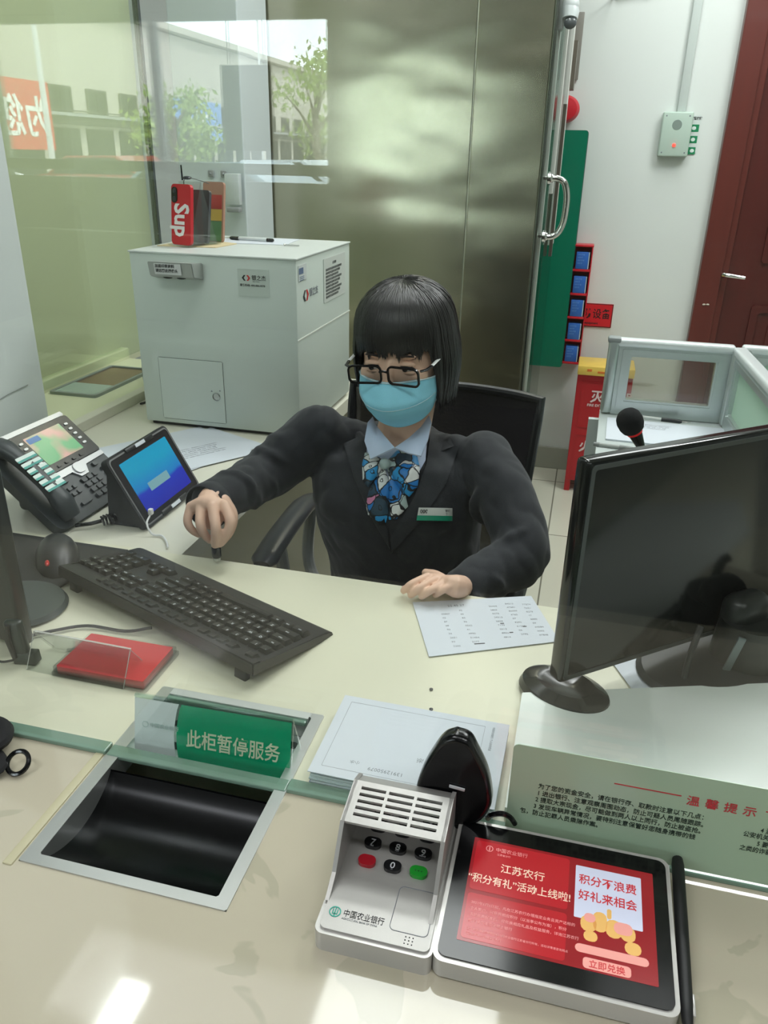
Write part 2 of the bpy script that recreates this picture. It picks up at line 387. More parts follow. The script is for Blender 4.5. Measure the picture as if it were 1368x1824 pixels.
# shop signs
def shopsign(loc, w, h, m, chars, cm, label):
    t = thing('shop_sign', label, 'sign', loc, PI/2)
    g = G(); g.box((0, 0, 0), (w, .12, h), .02); g.build('board', m, t, smooth=None)
    g = G(); g.text(chars, h*.62, (0, -.07, -h*.25), (1, 0, 0), (0, 0, 1), .02, 'CENTER', .01); g.build('lettering', cm, t, smooth=None)
M_sred = mat('sign_red', (214, 40, 44), .5); M_sblue = mat('sign_blue', (90, 140, 205), .5); M_lt = mat('sign_letter_white', (240, 238, 230), .5)
shopsign((-21.35, -27.5, 2.55), 3.4, 2.4, M_sred, '为您', M_lt, 'red shop sign with white characters on the near street building')
shopsign((-22.25, -43.9, 3.0), 6.0, 2.0, M_sblue, '之日', M_lt, 'blue shop sign with white characters on the long street building')
# trees: trunk, branches, leaf clusters
M_bark = mat('bark', (120, 108, 92), .9); M_leaf = mat('spring_leaves', (150, 172, 84), .7, namt=.25, nscale=3)
def tree(x, y, h, r, label, nl=900, seed=1):
    rd = random.Random(seed); t = thing('street_tree', label, 'tree', (x, y, -.16), group=None)
    g = G(); g.tube(bez([(0, 0, 0), (.08, .05, h*.3), (0, 0, h*.6), (.05, 0, h*.8)], 4), [.12]*5+[.09]*4+[.06]*4, 8); g.build('trunk', M_bark, t)
    g = G(); tips = []
    for k in range(14):
        a = rd.uniform(0, 2*PI); z0 = h*rd.uniform(.35, .75); e = Vector((math.cos(a)*r*rd.uniform(.5, 1), math.sin(a)*r*rd.uniform(.5, 1), z0+r*rd.uniform(.3, 1)))
        g.tube([(0, 0, z0), e*.5+Vector((0, 0, z0*.55)), e], [.05, .03, .012], 5); tips.append(e)
    g.build('branches', M_bark, t)
    g = G()
    for k in range(nl):
        c = rd.choice(tips)+Vector((rd.gauss(0, r*.24), rd.gauss(0, r*.24), rd.gauss(0, r*.22))); s = rd.uniform(.05, .12)
        q = Matrix.Translation(c) @ Euler((rd.uniform(0, 6), rd.uniform(0, 6), rd.uniform(0, 6))).to_matrix().to_4x4()
        g.add([(-s, 0, 0), (0, -s*.5, .01), (s, 0, 0), (0, s*.5, .01)], [(0, 1, 2, 3)], q)
    g.build('leaves', M_leaf, t, smooth=None)
tree(-7.1, -19.7, 3.9, 1.1, 'slim street tree with thin pale leaves, reflected beside the hanging board', 1100, 3)
tree(-11.2, -20.0, 3.0, 1.0, 'round bushy pale green street tree, reflected before the long shop building', 1900, 5)
tree(-19.0, -16.2, 3.9, 1.2, 'dark street tree at far left of the reflected street', 1000, 9)
# lamp poles
for i, (x, y) in enumerate(((-14.9, -19.8), (-9.3, -21.5))):
    g = G(); g.tube([(0, 0, 0), (0, 0, 7)], [.09 if i == 0 else .03, .06 if i == 0 else .025], 10)
    tag(g.build('street_pole', mat('pole_white', (225, 226, 224), .5), loc=(x, y, -.16)), ('thick white street pole before the red shop sign', 'thin street pole near the slim tree')[i], 'pole')
# parked cars
def car(x, y, col, label):
    t = thing('parked_car', label, 'car', (x, y, -.16), .1)
    g = G(); prof = [(-2.1, .3), (-2.15, .75), (-1.9, .92), (-1.2, 1.0), (-.6, 1.42), (.9, 1.45), (1.6, 1.02), (2.1, .9), (2.15, .35)]
    g.prism(prof, -.8, .8, Matrix.Rotation(PI/2, 4, 'X')); g.build('body', mat('car_'+str(col), col, .25, coat=.5), t, smooth=None)
    g = G(); g.prism([(-1.1, 1.0), (-.58, 1.37), (.85, 1.4), (1.4, 1.03)], -.81, .81, Matrix.Rotation(PI/2, 4, 'X')); g.build('windows', M_fwin, t, smooth=None)
    for a in (-1.35, 1.35):
        for b in (-.8, .8):
            g = G(); g.cyl((a, b-.1, .32), (a, b+.1, .32), .32, n=20); g.build('wheel', M_dark, t)
car(-7.2, -17.5, (190, 200, 205), 'pale silver parked car at right end of the reflected street')
car(-12.2, -18.2, (150, 30, 34), 'dark red parked car on the reflected street')
car(-17.6, -18.6, (226, 228, 230), 'white parked car at left of the reflected street')
car(-5.6, -10.5, (96, 120, 132), 'blue grey car close outside the street window')

# ---------------------------------------------------------------- ceiling lamps and added fill lamps
for i, (x, y, a, b, e) in enumerate(LAMPS):
    t = thing('ceiling_lamp', ['square ceiling lamp above the teller desk', 'square ceiling lamp above the grey cubicle desk', 'square ceiling lamp before the green board', 'added square lamp beyond the olive partition, backlighting its film', 'small ceiling lamp over the desk phone', 'added small square fill lamp just before the steel wall',
        'long ceiling lamp just behind the customer counter, left one', 'long ceiling lamp just behind the customer counter, right one', 'long ceiling lamp above the waiting bench', 'long ceiling lamp in the right lobby corner'][i], 'ceiling lamp', (x, y, 2.8))
    g = G(); frame(g, rrect(a+.06, b+.06, .01, 1), rrect(a, b, .005, 1), -.035, 0); g.build('frame', M_alu, t, smooth=None)
# ================================================================ COUNTER, DESKS, SECURITY GLASS
Z0 = .76
def stone_mat():
    m = mat('glossy_counter_stone', (208, 199, 176), .05, coat=.4); n = m.node_tree.nodes; L = m.node_tree.links; b = n['Principled BSDF']
    tc = n.new('ShaderNodeTexCoord'); t = n.new('ShaderNodeTexNoise'); t.inputs['Scale'].default_value = 7; t.inputs['Detail'].default_value = 3; t.inputs['Distortion'].default_value = 1.2
    r = n.new('ShaderNodeValToRGB'); r.color_ramp.elements[0].position = .60; r.color_ramp.elements[1].position = .615
    r.color_ramp.elements[0].color = srgb(206, 198, 176); r.color_ramp.elements[1].color = srgb(192, 186, 164)
    t2 = n.new('ShaderNodeTexNoise'); t2.inputs['Scale'].default_value = 1.7
    mx = n.new('ShaderNodeMix'); mx.data_type = 'RGBA'; mx.blend_type = 'MULTIPLY'; mx.inputs[0].default_value = .25
    L.new(tc.outputs['Object'], t.inputs[0]); L.new(t.outputs[0], r.inputs[0]); L.new(tc.outputs['Object'], t2.inputs[0])
    L.new(r.outputs[0], mx.inputs[6]); L.new(t2.outputs[0], mx.inputs[7]); L.new(mx.outputs[2], b.inputs['Base Color'])
    return m
M_desk = mat('cream_laminate', (219, 217, 194), .3, namt=.03, nscale=4)
TX0, TX1, TY0, TY1 = -.4835, -.2585, .468, .762      # tray opening
GY0, GY1 = .627, .643                                 # security glass faces
g = G()
for a in ((-2.2, .16, 2.6, TY0), (-2.2, TY0, TX0, GY0+.01), (TX1, TY0, 2.6, GY0+.01)):
    g.box(((a[0]+a[2])/2, (a[1]+a[3])/2, -.02), (a[2]-a[0], a[3]-a[1], .04))
g.box((.2, .22, -.4), (4.8, .08, .72))
tag(g.build('customer_counter', stone_mat(), smooth=None, loc=(0, 0, Z0)), 'glossy beige stone customer counter in front of the security glass', 'counter')
g = G()
g.box((-1.34, (GY0+.01+TY1)/2, -.0205), (2*(1.34+TX0), TY1-GY0-.01, .039)); g.box(((TX1+2.6)/2, (GY0+.01+TY1)/2, -.0205), (2.6-TX1, TY1-GY0-.01, .039))
g.box((.2, (TY1+1.115)/2, -.0205), (4.8, 1.115-TY1, .039), 0)
g.box((.2, .70, -.4), (4.8, .04, .72)); g.box((.2, 1.108, -.05), (4.8, .012, .06), .002)
ds = tag(g.build('teller_desk', M_desk, smooth=None, loc=(0, 0, Z0)), 'cream laminate teller desk behind the security glass', 'desk')
for i, y in enumerate((.853, .812)):
    g = G(); g.lathe([(.0025, 0), (.0025, .001), (.001, .0013)], 10); g.build('screw_cap', M_dark, ds, loc=(-.138+.008*i, y, 0))
g = G(); g.box((-.93, 1.74, -.0205), (.58, 1.25, .039)); g.box((-.93, 2.3, -.4), (.56, .04, .72)); g.box((-.93, 1.14, -.4), (.56, .02, .72))
g.box((-1.205, 1.9, .012), (.03, .9, .026), .002); g.box((-1.205, 1.74, -.4), (.03, 1.2, .74))
tag(g.build('side_desk', mat('side_desk_laminate', (216, 214, 198), .35, namt=.03, nscale=4), smooth=None, loc=(0, 0, Z0)), 'cream side desk carrying the phone, tablet and grey cabinet', 'desk')
# ledge toward the olive partition, with a sunken tray
g = G(); g.box((-1.342, 1.98, -.01), (.24, .66, .06), .003); g.box((-1.46, 1.98, .03), (.03, .66, .05), .003); g.box((-1.342, 1.98, -.4), (.22, .6, .7))
lg = tag(g.build('window_ledge', mat('ledge_cream', (214, 218, 184), .3), smooth=None, loc=(0, 0, Z0)), 'pale cream ledge below the olive partition, behind the phone', 'ledge')
t = thing('pass_tray', 'small glass lidded pass tray with brown steel bottom on the pale ledge', 'tray', (-1.36, 2.02, Z0+.02))
g = G(); frame(g, rrect(.15, .32, .01, 2), rrect(.13, .30, .01, 2), .0, .008); g.build('rim', mat('rim_grey', (130, 140, 132), .4), t)
g = G(); g.box((0, .05, .003), (.128, .19, .004)); g.build('pan', mat('brown_steel', (150, 126, 104), .2, .6, namt=.15, nscale=8), t, smooth=None)
g = G(); g.box((0, -.10, .004), (.128, .1, .006)); g.build('cover', mat('cover_green', (158, 178, 166), .1), t, smooth=None)
# slim cable drooping behind the cabinet
g = G(); g.tube(bez([(-1.30, 2.15, Z0+.09), (-1.245, 2.05, Z0+.05), (-1.18, 1.95, Z0+.004), (-1.172, 1.90, Z0+.004)], 6), .003, 6)
tag(g.build('black_cable', M_dark), 'short black cable drooping over the ledge beside the grey cabinet', 'cable')

# security glass
g = G(); g.box((.2, (GY0+GY1)/2, Z0+.004+1.02), (4.8, GY1-GY0, 2.03)); gl = struct(g.build('window_1', glass_mat('security_glass', (.955, .975, .962), .054), smooth=None))
M_edge = mat('green_glass_edge', (122, 150, 134), .15, spec=.7, namt=.12, nscale=30)
for x0, x1, z in ((-2.2, -.484, 0), (-.484, -.259, -.003), (-.259, 2.6, 0)):
    g = G(); g.box(((x0+x1)/2, (GY0+GY1)/2-.001, Z0+z+.0028), (x1-x0-.001, GY1-GY0+.002, .006), .0015); g.build('glass_edge', M_edge, gl, smooth=None)

# cash tray
t = thing('cash_tray', 'sunken steel cash tray passing under the security glass', 'tray', (TX0, TY0, Z0))
W, D = TX1-TX0, TY1-TY0
g = G(); frame(g, rrect(W, D, .002, 1, W/2, D/2), rrect(W-.03, D-.02, .002, 1, W/2+.001, D/2+.002), -.03, .0015); g.build('frame', mat('tray_frame', (196, 198, 196), .3, .8), t, smooth=None)
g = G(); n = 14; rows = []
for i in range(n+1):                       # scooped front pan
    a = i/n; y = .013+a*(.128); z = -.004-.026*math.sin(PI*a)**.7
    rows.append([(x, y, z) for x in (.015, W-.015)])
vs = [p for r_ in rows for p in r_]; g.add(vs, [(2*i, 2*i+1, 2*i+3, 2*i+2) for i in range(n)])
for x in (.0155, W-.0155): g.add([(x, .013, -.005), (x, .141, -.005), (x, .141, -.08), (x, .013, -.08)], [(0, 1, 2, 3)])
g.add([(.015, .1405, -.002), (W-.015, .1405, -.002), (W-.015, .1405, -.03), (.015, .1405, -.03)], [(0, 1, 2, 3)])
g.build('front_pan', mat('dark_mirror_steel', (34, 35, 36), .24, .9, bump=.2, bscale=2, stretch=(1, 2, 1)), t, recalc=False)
g = G(); g.box((W/2, .245, -.03), (W-.034, .10, .004)); g.box((W/2, .286, -.012), (W-.034, .012, .03)); g.build('rear_pan', mat('rear_steel', (200, 204, 200), .4, .3), t, smooth=None)
for x in (W/2-.045, W/2+.05):
    for y in (.222, .262):
        g = G(); g.prism(rrect(.075, .011, .005, 4), -.0276, -.0266, Matrix.Translation((x, y, 0))); g.build('slot', M_black, t, smooth=None)
g = G(); g.box((W/2, D-.006, -.006), (W-.02, .004, .01), .001); g.box((W/2-.003, .279, -.002), (W-.03, .012, .006), .002, ); g.build('guide_rail', M_edge, t, smooth=None)
g = G(); g.box((TX0-.008, (TY0+GY0)/2-.002, Z0-.001), (.011, GY0-TY0+.01, .006), .0015)
tag(g.build('edge_strip', mat('ivory_strip', (198, 192, 160), .4)), 'ivory plastic strip along the left rim of the cash tray', 'strip')

# service suspended sign (A-frame)
t = thing('service_sign', 'folded green and white acrylic sign standing on the rear of the cash tray', 'sign', (-.366, .680, Z0-.0275), .03)
w2 = .099; A = Vector((0, -.026, 0)); T_ = Vector((0, -.006, .088)); B_ = Vector((0, .03, 0))
def slab(g, P, Q, x0, x1, th):
    n = (Q-P).cross(Vector((1, 0, 0))).normalized()*th
    vs = [Vector((x, 0, 0))+v for x in (x0, x1) for v in (P, Q, Q+n, P+n)]
    g.add(vs, [(0, 1, 2, 3), (4, 7, 6, 5), (0, 4, 5, 1), (1, 5, 6, 2), (2, 6, 7, 3), (3, 7, 4, 0)])
g = G(); slab(g, A, T_, -w2, w2, .003); slab(g, T_, B_, -w2, w2, .003)
for v in [v for v in g.b.verts]: pass
g.build('acrylic_body', glass_mat('sign_acrylic', (.86, .93, .9), .06), t, smooth=None)
up = (T_-A).normalized(); nf = Vector((1, 0, 0)).cross(up)      # facing the customer
o_ = A+nf*.0022
def sg_pt(x, s): return (Vector((x, 0, 0))+o_+up*s)
L_ = (T_-A).length
cv = [(-.038-.006*math.sin(s*3.1), s*L_) for s in [i/8 for i in range(9)]]
g = G(); g.add([sg_pt(-w2+.001, .001), sg_pt(-w2+.001, L_-.004)]+[sg_pt(x-.003, min(max(s, .001), L_-.004)) for x, s in cv[::-1]], [tuple(range(11))]); g.build('white_panel', mat('sign_white', (222, 232, 232), .25), t, smooth=None)
g = G(); g.add([sg_pt(w2-.001, L_-.004), sg_pt(w2-.001, .001)]+[sg_pt(x, min(max(s, .001), L_-.004)) for x, s in cv], [tuple(range(11))]); g.build('green_panel', mat('sign_green', (6, 160, 112), .25), t, smooth=None)
g = G(); g.add([sg_pt(-w2, 0)-nf*.008+Vector((0, .003, 0)), sg_pt(w2, 0)-nf*.008+Vector((0, .003, 0)), Vector((w2, .026, .001)), Vector((-w2, .026, .001))], [(0, 1, 2, 3)]); g.build('base_sheet', M_acryl, t, smooth=None)
g = G(); g.text('此柜暂停服务', .0245, sg_pt(-.0315, .036)+nf*.0006, (1, 0, 0), up, .012, ext=.0002, sx=.80); g.build('lettering', mat('letter_cream', (214, 226, 196), .4), t, smooth=None)
g = G(); g.text('中国农业银行', .0062, sg_pt(-.078, .052)+nf*.0006, (1, 0, 0), up, .0, ext=.0001)
frame(g, rrect(.008, .008, .0039, 6), rrect(.0066, .0066, .0032, 6), 0, .0002, Matrix.Translation(sg_pt(-.084, .054)+nf*.0006) @ Matrix.Rotation(PI/2-.27, 4, 'X')); g.build('faint_logo', mat('faint_mint', (186, 208, 204), .5), t, smooth=None)

# green reminder notice on the glass
t = thing('safety_notice', 'pale green printed safety notice film on the lower right of the security glass', 'notice', (-.016, GY0-.001, Z0+.012))
g = G(); g.prism(rrect(.62, .116, .006, 4, .31, .056), 0, .0008, Matrix.Rotation(PI/2, 4, 'X')); g.build('film', mat('notice_green', (168, 192, 166), .22), t, smooth=None)
def nt_txt(g, s, size, px, py, bold=.02, **k):
    p = ony(px, py, GY0); g.text(s, size, (p.x+.016, -.0012, p.z-Z0-.012), (1, 0, 0), (0, 0, 1), bold, **k)
g = G()
NL = ['为了您的资金安全，请在银行存、取款时注意以下几点：', '1 进出银行、注意观察周围动态，防止可疑人员尾随跟踪。', '2 提取大宗现金，尽可能做到两人以上同行，防止被盗抢。', '3 发现车辆异常情况，要特别注意保管好您随身携带的钱', '包，防止犯罪人员乘隙作案。']
for i, (s, x, z) in enumerate(zip(NL, (.028, .028, .027, .026, .013), (.0745, .0655, .0570, .0480, .0390))):
    g.text(s, .0074, (x, -.0012, z-.010), (1, 0, 0), (0, 0, 1), .003, ext=.0001, sx=.85 if i else .87)
for i, (s, x, z) in enumerate((('4 途中发现可疑情况，请立即报警，协助', .236, .0855), ('公安机关抓获犯罪嫌疑人。', .222, .0775), ('5 要注意保护密码，谨防以中奖、退税', .236, .0685), ('之类的诈骗。', .222, .0600))):
    g.text(s, .0074, (x, -.0012, z-.023), (1, 0, 0), (0, 0, 1), .003, ext=.0001, sx=.78)
g.build('body_print', mat('print_dark_green', (32, 52, 44), .6), t, smooth=None)
g = G(); g.box((.130, -.001, .088), (.062, .0004, .0010)); g.box((.266, -.001, .088), (.06, .0004, .0010))
for i, c in enumerate('温馨提示'): g.text(c, .0125, (.166+.0168*i, -.0012, .0800), (1, 0, 0), (0, 0, 1), .008, ext=.0001)
g.build('heading', mat('print_red', (196, 52, 62), .5), t, smooth=None)
# white plastic board lying behind the notice
g = G(); g.prism([(-.019, .655), (1.0, .655), (1.0, 1.05), (.70, 1.10), (.299, .972), (-.019, .861)], 0, .013)
tag(g.build('white_board', mat('board_white', (226, 232, 226), .22, namt=.02, nscale=3), smooth=None, loc=(0, 0, Z0+.0005)), 'flat white plastic board on the desk just behind the green notice', 'board')

# paper forms stack
t = thing('form_stack', 'thick stack of printed white bank forms behind the keypad terminal', 'paper stack', (-.1335, .7125, Z0), -.01)
g = G(); rd = random.Random(3)
for k in range(9): g.box((rd.uniform(-.002, .002), rd.uniform(-.0015, .0015), .001+k*.002), (.206, .136, .0017))
o = g.build('sheets', mat('stack_paper', (206, 218, 222), .6), t, smooth=None)
g = G(); g.box((0, .0, .0040), (.2075, .1380, .0008)); g.build('blue_sheet', mat('blue_form_edge', (96, 116, 176), .6), t, smooth=None)
t = thing('bank_form', 'top white form with printed border, barcode and faint handwriting on the stack', 'form', (-.1335, .7125, Z0+.0192), -.01)
g = G(); g.box((.0, .001, .0006), (.210, .142, .0009)); g.build('sheet', M_white, t, smooth=None)
g = G(); frame(g, rrect(.170, .118, .0005, 1, -.008, .002), rrect(.1694, .1174, .0005, 1, -.008, .002), .0011, .0012)
for i in range(34): g.box((.091, -.052+i*.0011, .00115), (.0045, .0006 if i % 3 else .0003, .0001))
g.text('中国农业银行 个人业务凭证', .0035, (.086, .062, .0011), (0, -1, 0), (1, 0, 0), 0, ext=.00005); g.build('print', M_greyink, t, smooth=None)
g = G(); g.text('13912950079', .0075, (.0, -.045, .0011), (-1, 0, 0), (0, -1, 0), -.004, ext=.00005); g.build('handwritten_number', M_greyink, t, smooth=None)
g = G(); g.text('小水', .006, (-.052, -.040, .0011), (-1, 0, 0), (0, -1, 0), -.004, ext=.00005); g.build('handwritten_note', M_greyink, t, smooth=None)
g = G(); g.text('张', .0085, (.010, -.015, .0011), (0, -1, 0), (1, 0, 0), -.004, ext=.00005); g.build('handwritten_mark', M_greyink, t, smooth=None)

# ---------------------------------------------------------------- keypad and tablet terminal
M_sil = mat('silver_plastic', (174, 172, 168), .34, .35, bump=.04, bscale=1500)
M_sil2 = mat('silver_rim', (196, 194, 190), .25, .3)
t = thing('service_terminal', 'silver bank counter terminal with hooded keypad and red tablet screen', 'terminal', (0, 0, Z0))
g = G(); g.prism(rrect(.107, .155, .008, 5, -.1145, .532), 0, .022); g.build('keypad_base', M_sil2, t, smooth=.5)
g = G(); g.prism(rrect(.100, .147, .006, 5, -.1140, .532), .022, .0245); g.build('keypad_deck', M_sil, t, smooth=.5)
tab = G(); MT = Matrix.Translation((.041, .5345, .0)) @ Matrix.Rotation(math.radians(3.0), 4, 'X')
tab.prism(rrect(.205, .156, .010, 6), .006, .027, MT); tb = tab.build('tablet_body', M_sil2, t, smooth=.5)
g = G(); g.prism(rrect(.197, .147, .008, 6), .027, .0285, MT); g.build('tablet_bezel', mat('tablet_black', (12, 13, 14), .12), t, smooth=.5)
def scr(g, px, py, w, h, z=.0287, r=.001):
    g.prism(rrect(w, h, r, 3, px, py), z-.0001, z, MT)
SW, SH = .170, .112
g = G(); scr(g, .001, .0, SW, SH, .0287); scn = g.build('screen', mat('screen_red', (120, 20, 26), .12, emit=(196, 52, 58), es=.28), t, smooth=None)
g = G(); scr(g, -.036, .025, .090, .056, .0289, .003); scr(g, -.036, -.030, .090, .046, .0289, .003); g.build('red_cards', mat('screen_red_card', (150, 24, 32), .12, emit=(214, 48, 56), es=.36), scn, smooth=None)
def stxt(g, s, size, x, y, bold=0, align='LEFT', z=.0291, sx=1):
    o3 = MT @ Vector((x, y, z)); ux = MT.to_3x3() @ Vector((1, 0, 0)); uy = MT.to_3x3() @ Vector((0, 1, 0))
    g.text(s, size, o3, ux, uy, bold, align, .00005, sx=sx)
g = G(); stxt(g, '江苏农行', .0105, -.034, .022, .01, 'CENTER'); stxt(g, '“积分有礼”活动上线啦!', .0105, -.036, .006, .01, 'CENTER', sx=.9)
g.build('cream_headline', mat('screen_cream', (230, 200, 180), .3, emit=(240, 214, 190), es=.3), scn, smooth=None)
g = G()
for i, s in enumerate(('2022年1月1日起，凡在江苏农行办理指定业务且资产达标的', '个人客户，可获得相应积分（以当季公布为准），积分', '满足兑换标准后，可兑换相应礼品及权益服务，详询江苏农行', '线下网点或登录掌上银行')): stxt(g, s, .0036, -.077, -.018-.0062*i, 0)
for i, s in enumerate(('注：本活动最终解释权归中国农业银行江苏省分行所有，活动详情请咨询网点', '江苏农行积分商城工作人员')): stxt(g, s, .0026, -.077, -.0445-.0045*i, 0)
stxt(g, '中国农业银行', .0052, -.062, .044, 0); stxt(g, '江苏省分行', .0026, -.060, .0395, 0)
frame(g, rrect(.007, .007, .0034, 6), rrect(.0056, .0056, .0027, 6), 0, .0001, MT @ Matrix.Translation((-.068, .0455, .029)))
scr(g, -.068, .0455, .0012, .005, .0291); g.build('small_print', mat('screen_pink_text', (226, 150, 150), .3, emit=(232, 150, 150), es=.25), scn, smooth=None)
g = G(); scr(g, .045, .020, .060, .056, .0289, .001); g.build('white_card', mat('screen_white', (200, 205, 225), .2, emit=(206, 210, 232), es=.3), scn, smooth=None)
g = G(); stxt(g, '积分不浪费', .0115, .0445, .029, .010, 'CENTER', .0292, .92); stxt(g, '好礼来相会', .0115, .0445, .012, .010, 'CENTER', .0292, .92); g.build('red_headline', mat('screen_deep_red', (190, 30, 40), .3, emit=(190, 34, 44), es=.3), scn, smooth=None)
g = G()
for x, y, a, b in ((.028, -.012, .014, .016), (.038, -.008, .012, .02), (.05, -.012, .014, .018), (.062, -.014, .013, .015), (.046, .002, .004, .010), (.066, -.027, .014, .012), (.03, -.024, .012, .01)): scr(g, x, y, a, b, .0291, min(a, b)*.45)
g.build('gold_ornament', mat('screen_gold', (220, 170, 90), .3, emit=(226, 178, 100), es=.26), scn, smooth=None)
g = G(); scr(g, .029, -.006, .010, .009, .0292, .004); scr(g, .058, -.010, .016, .012, .0292, .005); scr(g, .044, -.0495, .040, .010, .0291, .003); scr(g, .048, -.037, .062, .008, .0290, .004)
g.build('pink_shapes', mat('screen_pink', (226, 150, 140), .3, emit=(232, 160, 150), es=.26), scn, smooth=None)
g = G(); stxt(g, '立即兑换', .0076, .044, -.0525, .008, 'CENTER', .0293); g.build('button_text', MATS['screen_deep_red'], scn, smooth=None)
# hood over the keypad
HX0, HX1 = -.166, -.067; HY0, HY1, HY2 = .522, .562, .596
Mh = Matrix.Identity(4); th = .0035
front = Vector((0, .535, .074)); back = Vector((0, .582, .082))
up = (back-front).normalized(); hn = Vector((1, 0, 0)).cross(up).normalized(); WL = HX1-HX0; HL = (back-front).length
MH = Matrix(((1, up.x, hn.x, (HX0+HX1)/2), (0, up.y, hn.y, (front.y+back.y)/2), (0, up.z, hn.z, (front.z+back.z)/2), (0, 0, 0, 1)))
g = G()
xs = [-WL/2+.004, -WL/2+.009]; cw = (WL-.018-.006)/3
cols = [(-WL/2+.009+i*(cw+.003), -WL/2+.009+i*(cw+.003)+cw) for i in range(3)]
rh = (HL-.010)/5; rws = [(-HL/2+.005+i*rh+.0028, -HL/2+.005+i*rh+rh-.0012) for i in range(5)]
X = [-WL/2]+[v for c in cols for v in c]+[WL/2]; Y = [-HL/2]+[v for c in rws for v in c]+[HL/2]
t_ = bmesh.new()
for i in range(len(X)-1):
    for j in range(len(Y)-1):
        if i % 2 == 1 and j % 2 == 1: continue
        vs = [t_.verts.new(p) for p in ((X[i], Y[j], 0), (X[i+1], Y[j], 0), (X[i+1], Y[j+1], 0), (X[i], Y[j+1], 0))]; t_.faces.new(vs)
bmesh.ops.remove_doubles(t_, verts=t_.verts, dist=1e-5)
r_ = bmesh.ops.extrude_face_region(t_, geom=list(t_.faces)); bmesh.ops.translate(t_, vec=(0, 0, -.003), verts=[v for v in r_['geom'] if isinstance(v, bmesh.types.BMVert)])
g.merge(t_, MH); 
def wall_(x0, x1):
    pts = [(.486, .0245), (.508, .036), (front.y, front.z), (back.y, back.z), (.600, .074), (.604, .0245)]
    P = [(x0, y, z) for y, z in pts]+[(x1, y, z) for y, z in pts]; n = len(pts)
    g.add(P, [tuple(range(n)), tuple(range(n, 2*n))[::-1]]+[(i, (i+1) % n, n+(i+1) % n, n+i) for i in range(n)])
wall_(HX0-.001, HX0+.003); wall_(HX1-.003, HX1+.001)
g.add([(HX0, back.y, back.z), (HX1, back.y, back.z), (HX1, .602, .07), (HX0, .602, .07)], [(0, 1, 2, 3)]); g.add([(HX0, .602, .07), (HX1, .602, .07), (HX1, .604, .0245), (HX0, .604, .0245)], [(0, 1, 2, 3)])
hood = g.build('keypad_hood', M_sil, t, smooth=None)
# keys
M_key = mat('key_black', (20, 21, 24), .2); M_kred = mat('key_red', (168, 16, 34), .25); M_kgrn = mat('key_green', (22, 150, 40), .25); M_num = mat('key_legend', (214, 216, 220), .5)
for r_i, row in enumerate((('1', '2', '3'), ('4', '5', '6'), ('7', '8', '9'), ('x', '0', 'ok'))):
    for c_i, ch in enumerate(row):
        x = -.1405+.0255*c_i; y = .604-.0225*r_i
        if r_i == 3: y = .5365
        if r_i == 2: y = .5590
        if y > .598: y = .5965
        g = G(); g.prism(rrect(.0172, .0125, .006, 6), 0, .0042); k = g.build('key', {'x': M_kred, 'ok': M_kgrn}.get(ch, M_key), t, smooth=.5, loc=(x, y, .0245), label={'x': 'red cancel key', 'ok': 'green confirm key'}.get(ch))
        g = G()
        if ch.isdigit():
            g.text(ch, .0105, (0, -.0037, .0043), bold=.006, align='CENTER', ext=.0001)
            g.text({'8': 'TUV', '9': 'WXYZ', '7': 'PRS', '0': '—'}.get(ch, ''), .0022, (0, -.0055, .0043), align='CENTER', ext=.0001) if ch in '8790' else None
            g.build('digit', M_num, k, smooth=None)
        elif ch == 'ok':
            for q in (-.003, 0, .003): g.ball((q, 0, .0043), (.0007, .0007, .0003), 6)
            g.build('digit', M_dark, k)
        else: g.b.free()
g = G(); frame(g, rrect(.0352, .0475, .005, 5, -.0855, .4955), rrect(.0340, .0463, .0045, 5, -.0855, .4955), .0243, .0248)
g.build('card_zone_line', M_greyink, t, smooth=None)
g = G()
for i in range(3):
    for j in range(3): g.ball((-.0865+.0033*i, .4585+.0033*j+.0035, .0247), (.0007, .0007, .0003), 6)
g.build('speaker_holes', M_dark, t)
g = G(); g.text('中国农业银行', .0082, (-.1465, .4745, .0247), bold=.003, ext=.0001, sx=.78); g.build('lettering', M_ink, t, smooth=None)
g = G(); g.text('AGRICULTURAL BANK OF CHINA', .0028, (-.1465, .4708, .0247), ext=.0001, sx=.78); g.build('small_lettering', M_greyink, t, smooth=None)
g = G(); lx, ly = -.154, .4765; frame(g, rrect(.011, .011, .0054, 8, lx, ly), rrect(.0088, .0088, .0043, 8, lx, ly), .0246, .0249)
g.box((lx, ly, .0248), (.0011, .0085, .0002)); 
for q in (-.0021, .0021): g.box((lx+q, ly+.0006, .0248), (.0010, .0045, .0002))
g.box((lx, ly-.002, .0248), (.005, .001, .0002)); g.build('round_emblem', mat('emblem_green', (20, 160, 140), .4), t, smooth=None)
# black camera puck leaning between hood and glass
t = thing('face_scanner', 'glossy black rounded triangular scanner standing behind the keypad hood', 'scanner', (-.0705, .612, Z0+.034), 0)
OUT = [(812, 1301), (790, 1309), (772, 1332), (755, 1361), (744, 1392), (745, 1415), (760, 1440), (790, 1457), (830, 1462), (860, 1452), (876, 1428), (876, 1400), (869, 1370), (854, 1338), (838, 1311)]
OUT = [ony(a, b, .612) for a, b in OUT]; c0 = Vector((-.0705, .612, Z0+.034)); OP = bez([v-c0 for v in OUT]+[OUT[0]-c0], 4)[:-1]
cc = sum(OP, Vector())/len(OP)
g = G()
g.rings([[(cc.x+(p.x-cc.x)*q, y, cc.z+(p.z-cc.z)*q) for p in OP] for q, y in ((.78, .011), (.95, .010), (1.0, .004), (1.0, -.004), (.965, -.0085), (.90, -.0100), (.86, -.0095), (.5, -.0080), (.2, -.0078))])
pk = g.build('shell', mat('puck_black', (12, 13, 15), .14, bump=.06, bscale=1200), t, smooth=.9)
